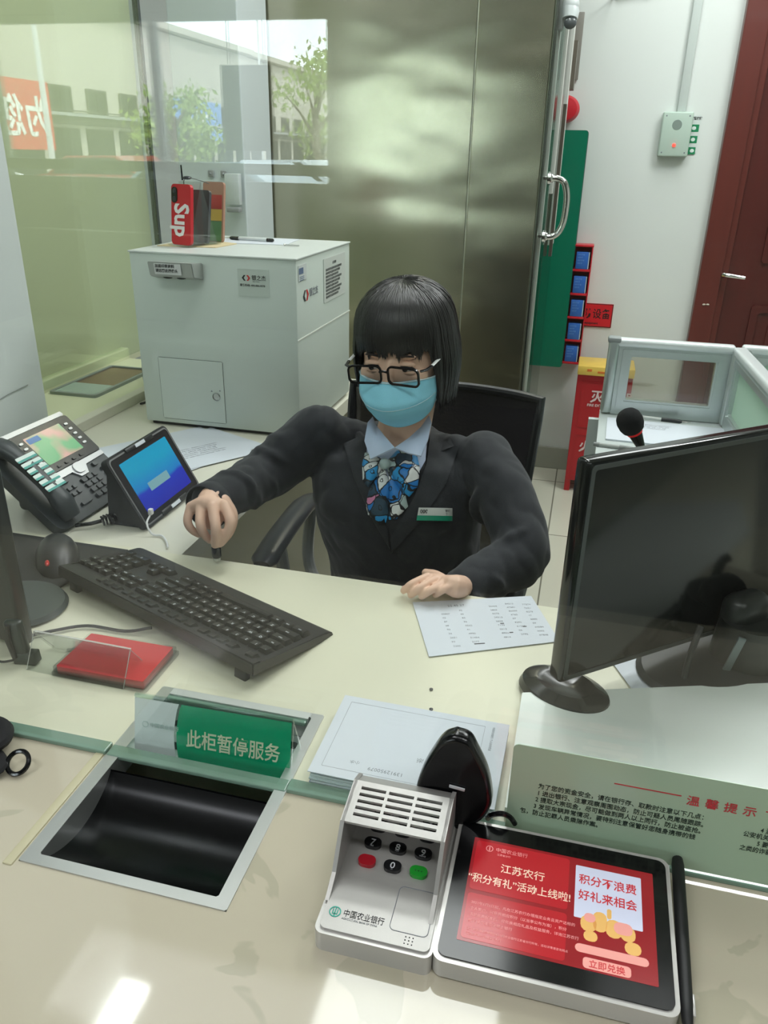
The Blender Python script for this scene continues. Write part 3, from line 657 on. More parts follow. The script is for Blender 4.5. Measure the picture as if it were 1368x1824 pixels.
g = G(); g.box((.0, -.0092, .043), (.016, .0015, .0035), .0005, Matrix.Rotation(.1, 4, 'Y')); g.build('white_label', mat('puck_label', (200, 202, 204), .4), t, smooth=None)
g = G(); g.box((.0, 0, -.016), (.03, .016, .034), .004); g.build('stem', M_dark, t)
g = G(); g.tube(bez([(-.034, .618, .79), (-.03, .612, .802), (-.02, .612, .806), (-.012, .616, .80), (-.006, .618, .79)], 5), .0028, 8)
tag(g.build('short_cable', M_black), 'short looped black cable at the back edge of the terminal', 'cable')
# stylus
t = thing('stylus', 'matte black stylus pen in a clip at the right side of the terminal', 'stylus', (.1485, .452, Z0+.020), (0, 0, -.035))
g = G(); g.tube([(0, 0, 0), (0, .004, 0), (0, .02, .0), (0, .10, .0), (0, .165, 0), (0, .182, 0), (0, .194, 0)], [.002, .0045, .0055, .006, .006, .004, .0008], 16); g.build('barrel', mat('stylus_black', (22, 22, 24), .5), t)
g = G(); g.tube([(0.002+.0045*math.sin(a), -.003-.0055*math.cos(a), 0) for a in [i*.42 for i in range(15)]], .0008, 6, closed=True); g.build('loop', mat('loop_brown', (110, 96, 76), .5), t)
g = G(); g.box((.0055, .02, -.003), (.003, .02, .01), .001); g.build('clip', M_sil2, t)
# strap at the left
t = thing('wrist_strap', 'black strap with a small ring lying on the counter at the left edge', 'strap', (-.60, .575, Z0))
g = G(); g.tube(bez([(-.06, .05, .014), (-.02, .045, .016), (.0, .02, .02), (-.02, .0, .016), (-.06, -.02, .012)], 6), .012, 10, flat=.7); g.tube(bez([(-.05, .03, .01), (-.01, .015, .01), (.02, -.01, .01), (-.02, -.04, .01), (-.06, -.03, .01)], 6), .008, 8, flat=.6); g.build('webbing', mat('strap_fabric', (16, 17, 20), .7, bump=.4, bscale=1500), t)
g = G(); g.tube([(.036+.013*math.cos(a), .002+.010*math.sin(a), .012+.008*math.sin(a)) for a in [i*2*PI/24 for i in range(24)]], .0028, 8, closed=True); g.build('ring', M_black, t)
# ================================================================ THINGS ON THE TELLER DESK
# keyboard: its far side (function keys) is propped toward the glass
t = thing('keyboard', 'black full size computer keyboard propped on its feet on the cream desk', 'keyboard', (-.5405, .951, Z0+.004), (math.radians(7.6), 0, math.radians(157.8)))
g = G(); KW, KD = .442, .168
prof = [(-KD/2, .0), (-KD/2, .009), (-KD/2+.012, .014), (.055, .017), (.070, .021), (KD/2, .022), (KD/2, .003)]
g.add([(x, y, z) for x in (-KW/2, KW/2) for y, z in prof], [tuple(range(7))[::-1], tuple(range(7, 14))]+[(i, (i+1) % 7, 7+(i+1) % 7, 7+i) for i in range(7)])
bm_ = g.b; bmesh.ops.bevel(bm_, geom=[e for e in bm_.edges], offset=.0018, segments=2, affect='EDGES', clamp_overlap=True)
g.build('case', mat('keyboard_case', (34, 35, 37), .42, bump=.08, bscale=900), t, smooth=.5)
M_kc = mat('keycap_black', (28, 29, 31), .3)
keymesh = {}; capmesh = {}
def cap(w, d=.0178):
    if w not in keymesh:
        g = G(); a = w/2; b = d/2
        g.rings([[(x, y, z) for x, y in rrect(w-.0012-2*s, d-.0012-2*s, .0012, 2, 0, o)] for s, z, o in ((0, 0, 0), (.0004, .002, 0), (.0022, .0068, .0006), (.0028, .0075, .0006), (.0042, .0071, .0006))])
        keymesh[w] = g.mesh('key', .5); keymesh[w].materials.append(M_kc)
    return keymesh[w]
U = .019; x0 = -KW/2+.011; ytop = .066
def krow(y, specs, start=0):
    x = x0+start*U; out = []
    for s in specs:
        if isinstance(s, tuple) and s[0] is None: x += s[1]*U; continue
        ch, w_ = s if isinstance(s, tuple) else (s, 1)
        out.append((ch, x+w_*U/2, y, w_)); x += w_*U
    return out
rows = [krow(ytop, ['Esc', (None, 1)]+['F1', 'F2', 'F3', 'F4', (None, .5), 'F5', 'F6', 'F7', 'F8', (None, .5), 'F9', 'F10', 'F11', 'F12']+[(None, .35), 'Prt', 'Scr', 'Brk']),
    krow(ytop-.027, ['`']+list('1234567890-=')+[('Back', 2), (None, .35), 'Ins', 'Home', 'PgUp', (None, .35), 'Num', '/', '*', '-']),
    krow(ytop-.027-U, [('Tab', 1.5)]+list('QWERTYUIOP[]')+[('\\', 1.5), (None, .35), 'Del', 'End', 'PgDn', (None, .35), '7', '8', '9', '+']),
    krow(ytop-.027-2*U, [('Caps', 1.75)]+list("ASDFGHJKL;'")+[('Enter', 2.25), (None, 3.7), '4', '5', '6', ]),
    krow(ytop-.027-3*U, [('Shift', 2.25)]+list('ZXCVBNM,./')+[('Shift', 2.75), (None, 1.35), '↑', (None, 1.35), '1', '2', '3']),
    krow(ytop-.027-4*U, [('Ctrl', 1.5), ('Win', 1), ('Alt', 1.25), ('', 5.75), ('Alt', 1.25), ('Win', 1), ('Fn', 1), ('Ctrl', 1.5), (None, 1.1), '←', '↓', '→', (None, .35), ('0', 2), '.'])]
legend = G()
allk = [k for r_ in rows for k in r_]
for ch, x, y, w_ in allk:
    z = .0152+ (.0012 if y > .05 else 0)
    o = bpy.data.objects.new('key', cap(round(w_*U, 4))); COL.objects.link(o); o.parent = t; o.location = (x, y, z)
for ch, x, y, w_ in allk:
    if ch: legend.text(ch, .0062 if len(ch) == 1 else .0036, (x-.0045, y+.0008-(0 if len(ch) == 1 else -.001), .0152+.0077), bold=.02, ext=.0001)
legend.build('legends', mat('legend_white', (205, 208, 212), .5), t, smooth=None)
for x in (-.19, .19):
    g = G(); g.box((x, KD/2-.012, -.011), (.022, .010, .020), .002); g.build('foot', MATS['keyboard_case'], t)
g = G(); g.tube(bez([(-.56, .87, Z0+.012), (-.60, .862, Z0+.004), (-.66, .86, Z0+.004), (-.70, .835, Z0+.004), (-.74, .80, Z0+.004)], 6), .0024, 8)
tag(g.build('keyboard_cable', M_dark), 'black keyboard cable curving left to the monitor', 'cable')
g = G(); g.tube(bez([(-.655, .80, Z0+.002), (-.64, .81, Z0+.002), (-.626, .818, Z0+.002)], 4), .002, 6, flat=.5)
tag(g.build('cable_tie', mat('grey_tie', (140, 140, 132), .5)), 'short grey cable tie on the desk left of the red ink box', 'cable tie')

# red ink box in acrylic case
t = thing('ink_box', 'flat red ink pad in a clear acrylic case at the left of the desk', 'ink pad', (-.5695, .790, Z0), -.0)
g = G(); g.prism(rrect(.142, .094, .003, 3), .0, .005); g.prism(rrect(.138, .090, .003, 3), .0055, .013); g.build('case', glass_mat('case_acrylic', (.9, .92, .92), .08), t, smooth=None)
g = G(); g.prism(rrect(.130, .083, .002, 3), .0018, .0135); g.build('red_pad', mat('pad_red', (190, 28, 44), .28), t, smooth=None)
t = thing('card_stand', 'empty clear acrylic tent stand in front of the red ink box', 'stand', (-.605, .772, Z0), -.02)
g = G(); slab(g, Vector((0, -.028, 0)), Vector((0, -.002, .046)), -.075, .075, .0022); slab(g, Vector((0, -.002, .046)), Vector((0, .03, 0)), -.075, .075, .0022)
g.build('acrylic_sheet', M_acryl, t, smooth=None)
g = G(); g.box((0, -.001, .0465), (.150, .003, .0012), .0005)
for q in (-.0745, .0745): g.tube([(q, -.028, .001), (q, -.002, .046), (q, .03, .001)], .0007, 4)
g.build('bent_edge', mat('acrylic_edge', (206, 206, 200), .15, alpha=.55), t, smooth=None)

# mouse pad and large mouse
g = G(); g.prism([(-.99, .94), (-.82, .925), (-.775, .935), (-.735, 1.098), (-1.0, 1.10)], 0, .003)
tag(g.build('mouse_pad', mat('pad_cloth', (40, 42, 42), .8, bump=.2, bscale=1200), smooth=None, loc=(0, 0, Z0+.0003)), 'black cloth mouse pad under the large mouse', 'mouse pad')
t = thing('mouse', 'large dark grey computer mouse with red mark at the left end of the keyboard', 'mouse', (-.828, 1.028, Z0+.0035), math.radians(-55))
g = G(); n = 18; rs = []
for i in range(13):
    s = -1+2*i/12; wd = .036*math.sqrt(max(.02, 1-s**2*.93))*(1-.12*s); h = .038*max(.12, (1-abs((s+.15)/1.17)**2.4))
    rs.append([(s*.066, wd*math.cos(a), max(0, h*math.sin(a))) if math.sin(a) > 0 else (s*.066, wd*math.cos(a), 0) for a in [2*PI*k/n for k in range(n)]])
g.rings(rs); g.build('shell', mat('mouse_grey', (46, 47, 48), .38), t, smooth=1.2)
g = G(); g.ball((.046, -.014, .020), (.010, .004, .004), 10); g.build('red_mark', mat('mouse_red', (200, 40, 36), .3), t)

# right monitor, back toward the customer
M_mon = mat('monitor_black', (13, 16, 17), .12)
ax = math.atan2(.25, .295)
t = thing('monitor', 'large black monitor seen from behind at the right of the desk', 'monitor', (.026, .862, Z0), (0, 0, ax))
g = G(); g.box((.265, .012, .187), (.53, .024, .306), .006, seg=3); g.build('panel', M_mon, t, smooth=.6)
g = G(); frame(g, rrect(.520, .296, .006, 3), rrect(.508, .284, .004, 3), 0, .0012, Matrix.Translation((.265, -.0002, .187)) @ Matrix.Rotation(PI/2, 4, 'X')); g.build('rim', mat('monitor_rim', (52, 58, 58), .3), t, smooth=None)
g = G(); g.box((.265, .0245, .187), (.505, .0015, .28)); g.build('screen', mat('screen_dark', (8, 9, 12), .1), t, smooth=None)
Mi = Matrix.Rotation(-ax, 4, 'Z')
g = G(); g.box((.300, -.020, .060), (.07, .045, .10), .02, seg=4); g.cyl((.300, -.035, .004), (.300, -.035, .075), .048, .042, 28); g.build('stand_neck', mat('stand_black', (38, 40, 38), .3), t, smooth=.6)
g = G(); g.lathe([(.11, 0), (.115, .004), (.108, .011), (.06, .016), (.01, .017)], 40, Matrix.Translation((.265, -.02, 0)), 1.1, .75); g.build('stand_base', M_dark, t, smooth=.6)
# dark oval puck with dish before monitor corner
t = thing('desk_puck', 'black glossy oval base with a raised rim under the monitor corner', 'device base', (.035, .885, Z0), -.45)
g = G(); g.lathe([(.052, 0), (.056, .006), (.052, .016), (.036, .024), (.028, .022), (.014, .019), (.002, .018)], 36, None, 1.15, .8); g.build('base', mat('base_gloss', (30, 32, 33), .2), t, smooth=.7)
# things between board and monitor stand
g = G(); g.box((0, 0, .0006), (.13, .10, .001)); o = g.build('note_paper', M_white, smooth=None, loc=(.165, .992, Z0+.0004), rot=(0, 0, .42)); tag(o, 'blank white paper slip under the monitor lower edge', 'paper')
g = G(); g.text('Shenzhen', .008, (.05, .03, .0013), (0, -1, 0), (1, 0, 0), ext=.00005); g.build('print', M_greyink, o, smooth=None)
g = G(); g.tube(bez([(.190, .950, Z0+.006), (.193, .962, Z0+.03), (.196, .968, Z0+.05), (.205, .99, Z0+.075)], 6), .0045, 8); tag(g.build('monitor_cable', M_dark), 'thick black cable rising behind the white board to the monitor', 'cable')
g = G(); g.box((0, 0, .035), (.010, .004, .07), .001, Matrix.Rotation(.2, 4, 'Y')); tag(g.build('metal_clip', mat('clip_metal', (120, 130, 132), .3, .6), smooth=None, loc=(.245, .985, Z0+.001)), 'slim grey metal clip standing beside the monitor cable', 'clip')
g = G()
for k in range(8): g.box((0, k*.0004, .002+k*.003), (.12, .16, .0016))
tag(g.build('voucher_pad', mat('kraft_paper', (178, 174, 154), .7), smooth=None, loc=(.40, 1.08, Z0), rot=(0, 0, .3)), 'grey beige pad of vouchers at the right edge of the picture', 'pad')
g = G(); g.tube(bez([(.335, 1.02, Z0+.02), (.345, 1.03, Z0+.055), (.352, 1.035, Z0+.09), (.36, 1.045, Z0+.10)], 5), [.012]*6+[.009]*10, 12); g.cyl((.332, 1.01, Z0), (.336, 1.02, Z0+.03), .015, .013)
tag(g.build('hook_stand', mat('hook_grey', (104, 110, 104), .3, .3)), 'curved dark grey support arm beside the monitor at the right edge', 'stand')

# left monitor: dark slab at the picture edge with scanner clip and base disc
ax2 = math.radians(168)
t = thing('monitor', 'black monitor cut by the left edge of the picture', 'monitor', (-.708, .790, Z0), (0, 0, ax2))
g = G(); g.box((.26, 0, .165), (.52, .022, .318), .005, Matrix.Rotation(0, 4, 'Z'), 3); g.build('panel', mat('monitor_matte', (40, 45, 44), .3), t, smooth=.6)
g = G(); g.box((.26, -.0118, .165), (.50, .001, .295)); g.build('screen', MATS['screen_dark'], t, smooth=None)
g = G(); g.cyl((.26, .03, .004), (.26, .03, .12), .025); g.build('stand_neck', M_dark, t)
g = G(); g.lathe([(.07, 0), (.075, .003), (.07, .010), (.02, .013)], 36, Matrix.Translation((.105, -.075, 0)), 1, .9); g.build('stand_base', mat('base_greygreen', (66, 74, 72), .35), t, smooth=.6)
t = thing('card_reader', 'small dark upright card reader leaning on the left monitor', 'card reader', (-.690, .762, Z0), (0, -.08, .1))
g = G(); g.box((0, 0, .009), (.034, .016, .018), .002); g.box((-.006, .0, .040), (.026, .013, .055), .005, seg=3); g.build('body', mat('reader_green_black', (28, 42, 40), .35), t)
g = G(); g.tube([(-.012, -.008, .012), (-.014, -.009, .04), (-.010, -.008, .064)], [.0035, .004, .003], 8); g.build('grip', M_dark, t)
g = G(); g.tube(bez([(-.702, .755, Z0+.006), (-.725, .748, Z0+.004), (-.76, .77, Z0+.004)], 6), .0018, 6); tag(g.build('reader_cable', M_dark), 'thin black cable behind the left card reader', 'cable')

# ---------------------------------------------------------------- side desk: phone, tablet, papers
t = thing('desk_phone', 'charcoal office desk phone with colour screen and coiled cord', 'telephone', (-.955, 1.245, Z0), (0, 0, math.radians(88)))
# local: +x to the teller's right, +y toward the phone's top edge; body rises toward +y
def slope(x, y, z=0): return Vector((x, y*math.cos(.72), .012+(y+.095)*math.sin(.72)+z))
MP = Matrix.Translation((0, 0, .012+.095*math.sin(.72))) @ Matrix.Rotation(.72, 4, 'X')
M_ph = mat('phone_charcoal', (62, 67, 69), .4, bump=.05, bscale=1400); M_phd = mat('phone_face', (34, 36, 38), .25); M_phs = mat('phone_silver', (196, 198, 200), .3, .3)
g = G(); g.prism(rrect(.245, .205, .02, 5), -.018, 0, MP); g.box((0, .045, .03), (.12, .05, .055), .01); g.build('body', M_ph, t, smooth=.6)
g = G(); g.prism(rrect(.178, .100, .006, 4, .033, .052), 0, .0035, MP); g.build('display_bezel', M_phd, t, smooth=.5)
def phone_screen():
    m = mat('phone_screen', (150, 150, 140), .2, emit=(170, 160, 150), es=.12); n = m.node_tree.nodes; L = m.node_tree.links; b = n['Principled BSDF']
    tc = n.new('ShaderNodeTexCoord'); tn = n.new('ShaderNodeTexNoise'); tn.inputs['Scale'].default_value = 14; r = n.new('ShaderNodeValToRGB')
    r.color_ramp.elements[0].color = srgb(100, 170, 120); r.color_ramp.elements[0].position = .4; r.color_ramp.elements[1].color = srgb(206, 160, 150); r.color_ramp.elements[1].position = .55
    L.new(tc.outputs['Object'], tn.inputs[0]); L.new(tn.outputs[0], r.inputs[0]); L.new(r.outputs[0], b.inputs['Emission Color']); L.new(r.outputs[0], b.inputs['Base Color']); return m
g = G(); g.prism(rrect(.108, .070, .002, 2, .033, .055), .0035, .0040, MP); ps = g.build('screen', phone_screen(), t, smooth=None)
g = G(); g.prism(rrect(.034, .012, .001, 2, .0, .080), .0040, .0043, MP); g.build('blue_tab', mat('tab_blue', (70, 120, 180), .3), ps, smooth=None)
g = G(); g.prism(rrect(.235, .010, .003, 3, .0, .1075), -.014, .0045, MP); g.build('silver_top', M_phs, t, smooth=.5)
g = G(); g.prism([(-.055, .0), (.120, .0), (.120, -.010), (.056, -.012), (.044, -.030), (.022, -.030), (.010, -.014), (-.055, -.014)], 0, .0038, MP); g.build('silver_band', M_phs, t, smooth=None)
g = G(); g.prism(rrect(.030, .024, .011, 6, .033, -.012), .003, .0065, MP); g.build('navigation_ring', M_phs, t, smooth=.5)
def pbtn(x, y, w_, h_, m=M_ph, r=.002):
    g = G(); g.prism(rrect(w_, h_, r, 3, x, y), .0, .0055, MP); g.build('button', m, t, smooth=.5)
for i in range(5): pbtn(-.034, .082-i*.013, .010, .005, M_phs); pbtn(.101, .082-i*.013, .010, .005, M_phs)
for i in range(4): pbtn(-.002+i*.023, .010, .012, .006, M_phd)
pbtn(-.024, -.022, .018, .009); pbtn(.076, -.020, .014, .009)
for i in range(3):
    for j in range(4): pbtn(.018+i*.018, -.038-j*.0135, .0135, .0095, M_ph)
for i in range(2):
    for j in range(2): pbtn(-.030+i*.016, -.040-j*.013, .011, .008); pbtn(.085+i*.016, -.036-j*.013, .012, .008)
for i in range(2): pbtn(.086+i*.016, -.068, .012, .008)
pbtn(-.020, -.078, .032, .007)
g = G(); g.tube(bez([MP @ Vector(p) for p in ((-.088, .098, .012), (-.090, .06, .026), (-.090, .0, .030), (-.090, -.05, .026), (-.088, -.092, .012))], 5), [.020, .021, .023, .022, .020, .018, .018, .018, .018, .018, .018, .018, .018, .019, .020, .022, .024, .024, .022, .021, .018], 14, flat=.75)
hs = g.build('handset', M_ph, t, smooth=1)
for i in range(6):
    g = G(); g.prism(rrect(.050, .0115, .002, 2, -.090, .040-i*.0145), .0415, .0425, MP @ Matrix.Rotation(0, 4, 'X')); lb = g.build('number_label', mat('label_mint', (215, 230, 224), .4), hs, smooth=None)
g = G()
for i in range(6): g.prism(rrect(.050, .0045, .001, 2, -.090, .0365-i*.0145), .0425, .0428, MP)
g.build('green_stripes', mat('label_teal', (40, 150, 140), .4), hs, smooth=None)
cp = coil([(-.835, 1.175, Z0+.012), (-.818, 1.195, Z0+.014), (-.806, 1.225, Z0+.018), (-.82, 1.262, Z0+.04), (-.835, 1.275, Z0+.06)], .0085, 17, 12)
g = G(); g.tube(cp, .0022, 6); g.tube([(-.875, 1.15, Z0+.008), (-.85, 1.162, Z0+.010), (-.835, 1.175, Z0+.012)], .004, 8)
tag(g.build('handset_cord', M_black), 'black coiled handset cord between the phone and the tablet', 'cord')

# tablet on stand
t = thing('tablet', 'tablet in a black case showing a blue lock screen, leaning on the side desk', 'tablet', (-.745, 1.290, Z0), (0, 0, PI/2))
MTb = Matrix.Translation((0, .0, .003)) @ Matrix.Rotation(PI/2-.50, 4, 'X')
g = G(); g.prism(rrect(.222, .148, .012, 5, 0, .074), -.012, .002, MTb); g.build('case', mat('tablet_case', (34, 36, 38), .5), t, smooth=.5)
g = G(); g.add([(-.10, .004, 0), (.10, .004, 0), (.10, .085, .0), (-.10, .085, 0), (-.10, .075, .12), (.10, .075, .12)], [(0, 1, 2, 3), (0, 4, 5, 1), (2, 5, 4, 3), (1, 5, 2), (0, 3, 4)]); g.build('kickstand', MATS['tablet_case'], t, smooth=None)
g = G(); g.prism(rrect(.214, .140, .010, 5, 0, .074), .002, .0035, MTb); g.build('silver_rim', mat('tablet_rim', (150, 152, 152), .3, .5), t, smooth=.5)
g = G(); g.prism(rrect(.208, .134, .008, 5, 0, .074), .0035, .0042, MTb); g.build('glass_front', M_phd, t, smooth=.5)
def tab_screen():
    m = mat('lock_screen_blue', (30, 90, 170), .15, emit=(40, 110, 190), es=.25); n = m.node_tree.nodes; L = m.node_tree.links; b = n['Principled BSDF']
    tc = n.new('ShaderNodeTexCoord'); sx = n.new('ShaderNodeSeparateXYZ'); r = n.new('ShaderNodeValToRGB'); mr = n.new('ShaderNodeMapRange'); mr.inputs[1].default_value = .015; mr.inputs[2].default_value = .12
    tn = n.new('ShaderNodeTexNoise'); tn.inputs['Scale'].default_value = 9; ad = n.new('ShaderNodeMath'); ad.operation = 'MULTIPLY_ADD'; ad.inputs[1].default_value = .03
    L.new(tc.outputs['Object'], tn.inputs[0]); L.new(tc.outputs['Object'], sx.inputs[0]); L.new(tn.outputs[0], ad.inputs[0]); L.new(sx.outputs['Z'], ad.inputs[2]); L.new(ad.outputs[0], mr.inputs[0]); L.new(mr.outputs[0], r.inputs[0])
    e = r.color_ramp.elements; e[0].color = srgb(38, 38, 150); e[1].color = srgb(30, 150, 190); e[1].position = .9; q = e.new(.5); q.color = srgb(36, 56, 176); q = e.new(.56); q.color = srgb(30, 120, 190)
    L.new(r.outputs[0], b.inputs['Emission Color']); L.new(r.outputs[0], b.inputs['Base Color']); return m
g = G(); g.prism(rrect(.172, .108, .002, 2, 0, .074), .0042, .0046, MTb); ts = g.build('screen', tab_screen(), t, smooth=None)
g = G(); g.prism(rrect(.074, .017, .001, 2, -.005, .062), .0046, .0049, MTb); g.build('message_bar', mat('bar_grey', (110, 150, 160), .4, emit=(110, 150, 160), es=.35), ts, smooth=None)
for yy, s in ((.142, .05), (.006, .05)):
    g = G(); g.box((0, yy, .004), (.10, .010, .006), .002, MTb); g.build('case_clip', M_dark, t)
    g = G(); g.box((.0, yy, .0072), (.034, .007, .0012), .0004, MTb); g.build('white_sticker', M_white, t, smooth=None)
g = G(); g.tube(bez([(-.742, 1.192, Z0+.028), (-.738, 1.172, Z0+.02), (-.725, 1.165, Z0+.004), (-.705, 1.165, Z0+.003), (-.685, 1.145, Z0+.003), (-.672, 1.125, Z0+.003)], 6), .0019, 6); g.box((-.742, 1.196, Z0+.034), (.008, .010, .012), .002)
tag(g.build('charging_cable', mat('cable_white', (222, 224, 224), .4)), 'white charging cable plugged in the tablet corner', 'cable')
# loose papers by the tablet
PRINT = ['请您核对以下内容并签字确认：', '业务办理凭证第一联客户留存', '日期  金额  账号  户名  摘要', '备注：如有疑问请及时联系']
def sheet(loc, rz, w_, h_, label, lines=None, group=None, dense=6, th=.0008, cat='paper'):
    g = G(); g.box((0, 0, th/2), (w_, h_, th)); o = tag(g.build('paper_sheet', M_white, smooth=None, loc=loc, rot=(0, 0, rz)), label, cat, group)
    if lines:
        g = G()
        for i in range(dense): g.text(PRINT[i % 4]*2, .0052, (lines[0], lines[1]-i*.011, th+.0001), (1, 0, 0), (0, 1, 0), -.004, ext=.00005)
        g.build('print', M_greyink, o, smooth=None)
    return o
sheet((-.93, 1.59, Z0+.0003), -.62, .21, .30, 'white printed sheet lowest under the fan of papers behind the tablet')
sheet((-.865, 1.60, Z0+.0013), -.42, .20, .29, 'white printed sheet middle of the fan of papers behind the tablet', (-.08, .03), dense=4)
sheet((-.850, 1.605, Z0+.0023), .95, .20, .20, 'white printed sheet topmost of the fan of papers behind the tablet', (-.08, .02), dense=6)
# answer sheet on teller desk
t = thing('printed_form', 'white form printed with columns of small figures on the desk beside her hand', 'form', (-.092, 1.035, Z0+.0004), math.radians(22))
g = G(); g.prism([(-.100, -.078), (.100, -.060), (.098, .072), (-.098, .072)], 0, .0008); g.build('sheet', M_white, t, smooth=None)
g = G(); rd = random.Random(5)
for cx, y1 in ((-.05, .030), (-.02, .038), (.03, .045), (.058, .050), (.085, .045)):
    for i in range(9):
        yy = y1-i*.011; s = ''.join(rd.choice('0123456789') for _ in range(rd.choice((2, 4, 5))))
        g.text(s, .0055, (cx-.01, yy, .0009), (1, -.05, 0), (.05, 1, 0), -.004, ext=.00005)
g.text('25.45.27', .008, (-.045, .052, .0009), ext=.00005); g.build('print', M_greyink, t, smooth=None)
g = G()
for x, y in ((-.02, -.054), (.028, -.004), (.060, -.016), (.035, -.03)): g.box((x, y, .00095), (.016 if x < 0 else .006, .0022, .0001))
g.build('dark_marks', M_ink, t, smooth=None)

# ---------------------------------------------------------------- grey machine cabinet on the side desk
M_cab = mat('cabinet_grey', (196, 206, 198), .42, bump=.05, bscale=700, namt=.02, nscale=2)
t = thing('stamping_machine', 'large light grey metal machine cabinet on the side desk', 'machine', (-.8605, 1.76, Z0))
g = G(); g.box((0, .215, .219), (.423, .43, .420), .003); g.build('body', M_cab, t, smooth=.5)
g = G(); g.box((0, .215, .0045), (.40, .41, .009)); g.build('plinth', M_dark, t, smooth=None)
g = G(); g.box((0, .215, .4305), (.427, .434, .004), .001); g.build('top_plate', mat('cabinet_top', (204, 210, 206), .4), t, smooth=None)
g = G(); frame(g, rrect(.176, .160, .004, 3), rrect(.1735, .1575, .003, 3), 0, .0008, Matrix.Translation((-.074, .0004, .100)) @ Matrix.Rotation(PI/2, 4, 'X')); g.build('door_gap', mat('gap_dark', (92, 98, 94), .6), t, smooth=None)
dm = G(); dm.box((-.074, -.0005, .100), (.1735, .003, .1575), .001); dd = dm.build('door', M_cab, t, smooth=None)
g = G(); Mk = Matrix.Translation((-.008, -.002, .090)) @ Matrix.Rotation(PI/2, 4, 'X'); g.lathe([(.0105, 0), (.0105, .002), (.0085, .003), (.008, .0015), (.004, .0015)], 24, Mk); g.build('lock', mat('lock_steel', (170, 174, 170), .25, .9), dd)
g = G(); g.text('▲', .006, (-.023, -.0022, .102), (1, 0, 0), (0, 0, 1), ext=.0001); g.text('✚', .006, (.0, -.0022, .104), (1, 0, 0), (0, 0, 1), ext=.0001); g.build('lock_marks', M_greyink, dd, smooth=None)
g = G(); g.box((.106, -.0008, .3735), (.078, .001, .062), 0); fl = g.build('maker_label', mat('label_pale', (192, 202, 194), .3), t, smooth=None)
def logo(g, g2, M, s):
    for G_, sg in ((g, 1), (g2, -1)):
        G_.add([M @ Vector(p) for p in ((0*s*sg-.001*sg, 0, .5*s), (-.35*s*sg-.001*sg, 0, .5*s), (-.75*s*sg-.001*sg, 0, 0), (-.35*s*sg-.001*sg, 0, -.5*s), (0-.001*sg, 0, -.5*s), (-.35*s*sg-.001*sg, 0, 0))], [(0, 1, 2, 5), (2, 3, 4, 5)])
ga, gb = G(), G(); logo(ga, gb, Matrix.Translation((.088, -.0016, .384)), .013)
ga.build('dark_chevron', M_ink, fl, smooth=None); gb.build('red_chevron', mat('chevron_red', (200, 30, 40), .4), fl, smooth=None)
g = G(); g.text('银之杰', .0125, (.102, -.0016, .3805), (1, 0, 0), (0, 0, 1), .012, ext=.0001, sx=.95); g.text('SECTEN', .003, (.104, -.0016, .3755), (1, 0, 0), (0, 0, 1), ext=.0001, sx=1.6)
g.text('服务热线: 400-886-0078', .0062, (.072, -.0016, .3655), (1, 0, 0), (0, 0, 1), .02, ext=.0001, sx=1.0); g.build('lettering', M_ink, fl, smooth=None)
g = G(); g.box((.166, -.0006, .016), (.036, .001, .010)); bl = g.build('barcode_label', mat('label_pale2', (200, 202, 196), .4), t, smooth=None)
g = G()
for i in range(22): g.box((.151+i*.0014, -.0013, .0150), (.0007 if i % 3 else .0004, .0002, .006))
g.build('bars', M_ink, bl, smooth=None)
g = G(); g.box((.2125, .040, .398), (.001, .055, .036)); sl = g.build('side_sticker', mat('sticker_pale', (206, 212, 210), .4), t, smooth=None)
g = G(); g.box((.2132, .030, .402), (.0003, .030, .014)); 
for i in range(3): g.box((.2132, .034+.0, .389-i*.004), (.0003, .03, .0015))
g.build('print', mat('sticker_print', (92, 110, 140), .6), sl, smooth=None)
g = G(); g.box((.2125, .290, .356), (.001, .185, .108)); pl = g.build('side_notice', mat('notice_paper', (200, 206, 200), .5), t, smooth=None)
g = G(); g.text('使用须知', .008, (.2132, .285, .392), (0, 1, 0), (0, 0, 1), .01, 'CENTER', .0001)
for i in range(9): g.text('设备使用完毕后请及时关闭并妥善保管印章'[:19-(i % 3)*2], .0072, (.2132, .212, .379-i*.0085), (0, 1, 0), (0, 0, 1), .01, ext=.0001)
g.build('print', M_ink, pl, smooth=None)
ga, gb = G(), G(); ML = Matrix.Translation((.2126, .062, .342)) @ Matrix.Rotation(PI/2, 4, 'Z'); logo(ga, gb, ML, .026)
ga.build('dark_chevron', M_ink, t, smooth=None); gb.build('red_chevron', MATS['chevron_red'], t, smooth=None)
g = G(); g.text('银之杰', .021, (.2128, .088, .337), (0, 1, 0), (0, 0, 1), .02, ext=.0001); g.build('side_lettering', M_greyink, t, smooth=None)
g = G(); g.box((.2123, .215, .2455), (.0012, .43, .003)); g.build('bright_seam', mat('seam_bright', (222, 224, 214), .3), t, smooth=None)
g = G(); g.add([(p[0], p[1], p[2]) for p in ((-.141, 0, .372), (-.02, 0, .372), (-.02, 0, .412), (-.141, 0, .412), (-.137, -.042, .382), (-.024, -.042, .382), (-.024, -.050, .416), (-.137, -.050, .416))], [(0, 1, 2, 3), (4, 7, 6, 5), (0, 4, 5, 1), (1, 5, 6, 2), (2, 6, 7, 3), (3, 7, 4, 0)])
bmesh.ops.bevel(g.b, geom=list(g.b.edges), offset=.002, segments=2, affect='EDGES'); cb = g.build('camera_box', mat('camera_box_grey', (168, 172, 168), .35, .3), t)
nrm = Vector((0, -.034, -.008)).normalized()
g = G(); g.add([(-.120, -.0474, .388), (-.052, -.0474, .388), (-.052, -.0504, .413), (-.120, -.0504, .413)], [(0, 1, 2, 3)]); g.build('white_label', mat('label_white', (214, 216, 216), .4), cb, smooth=None)
g = G()
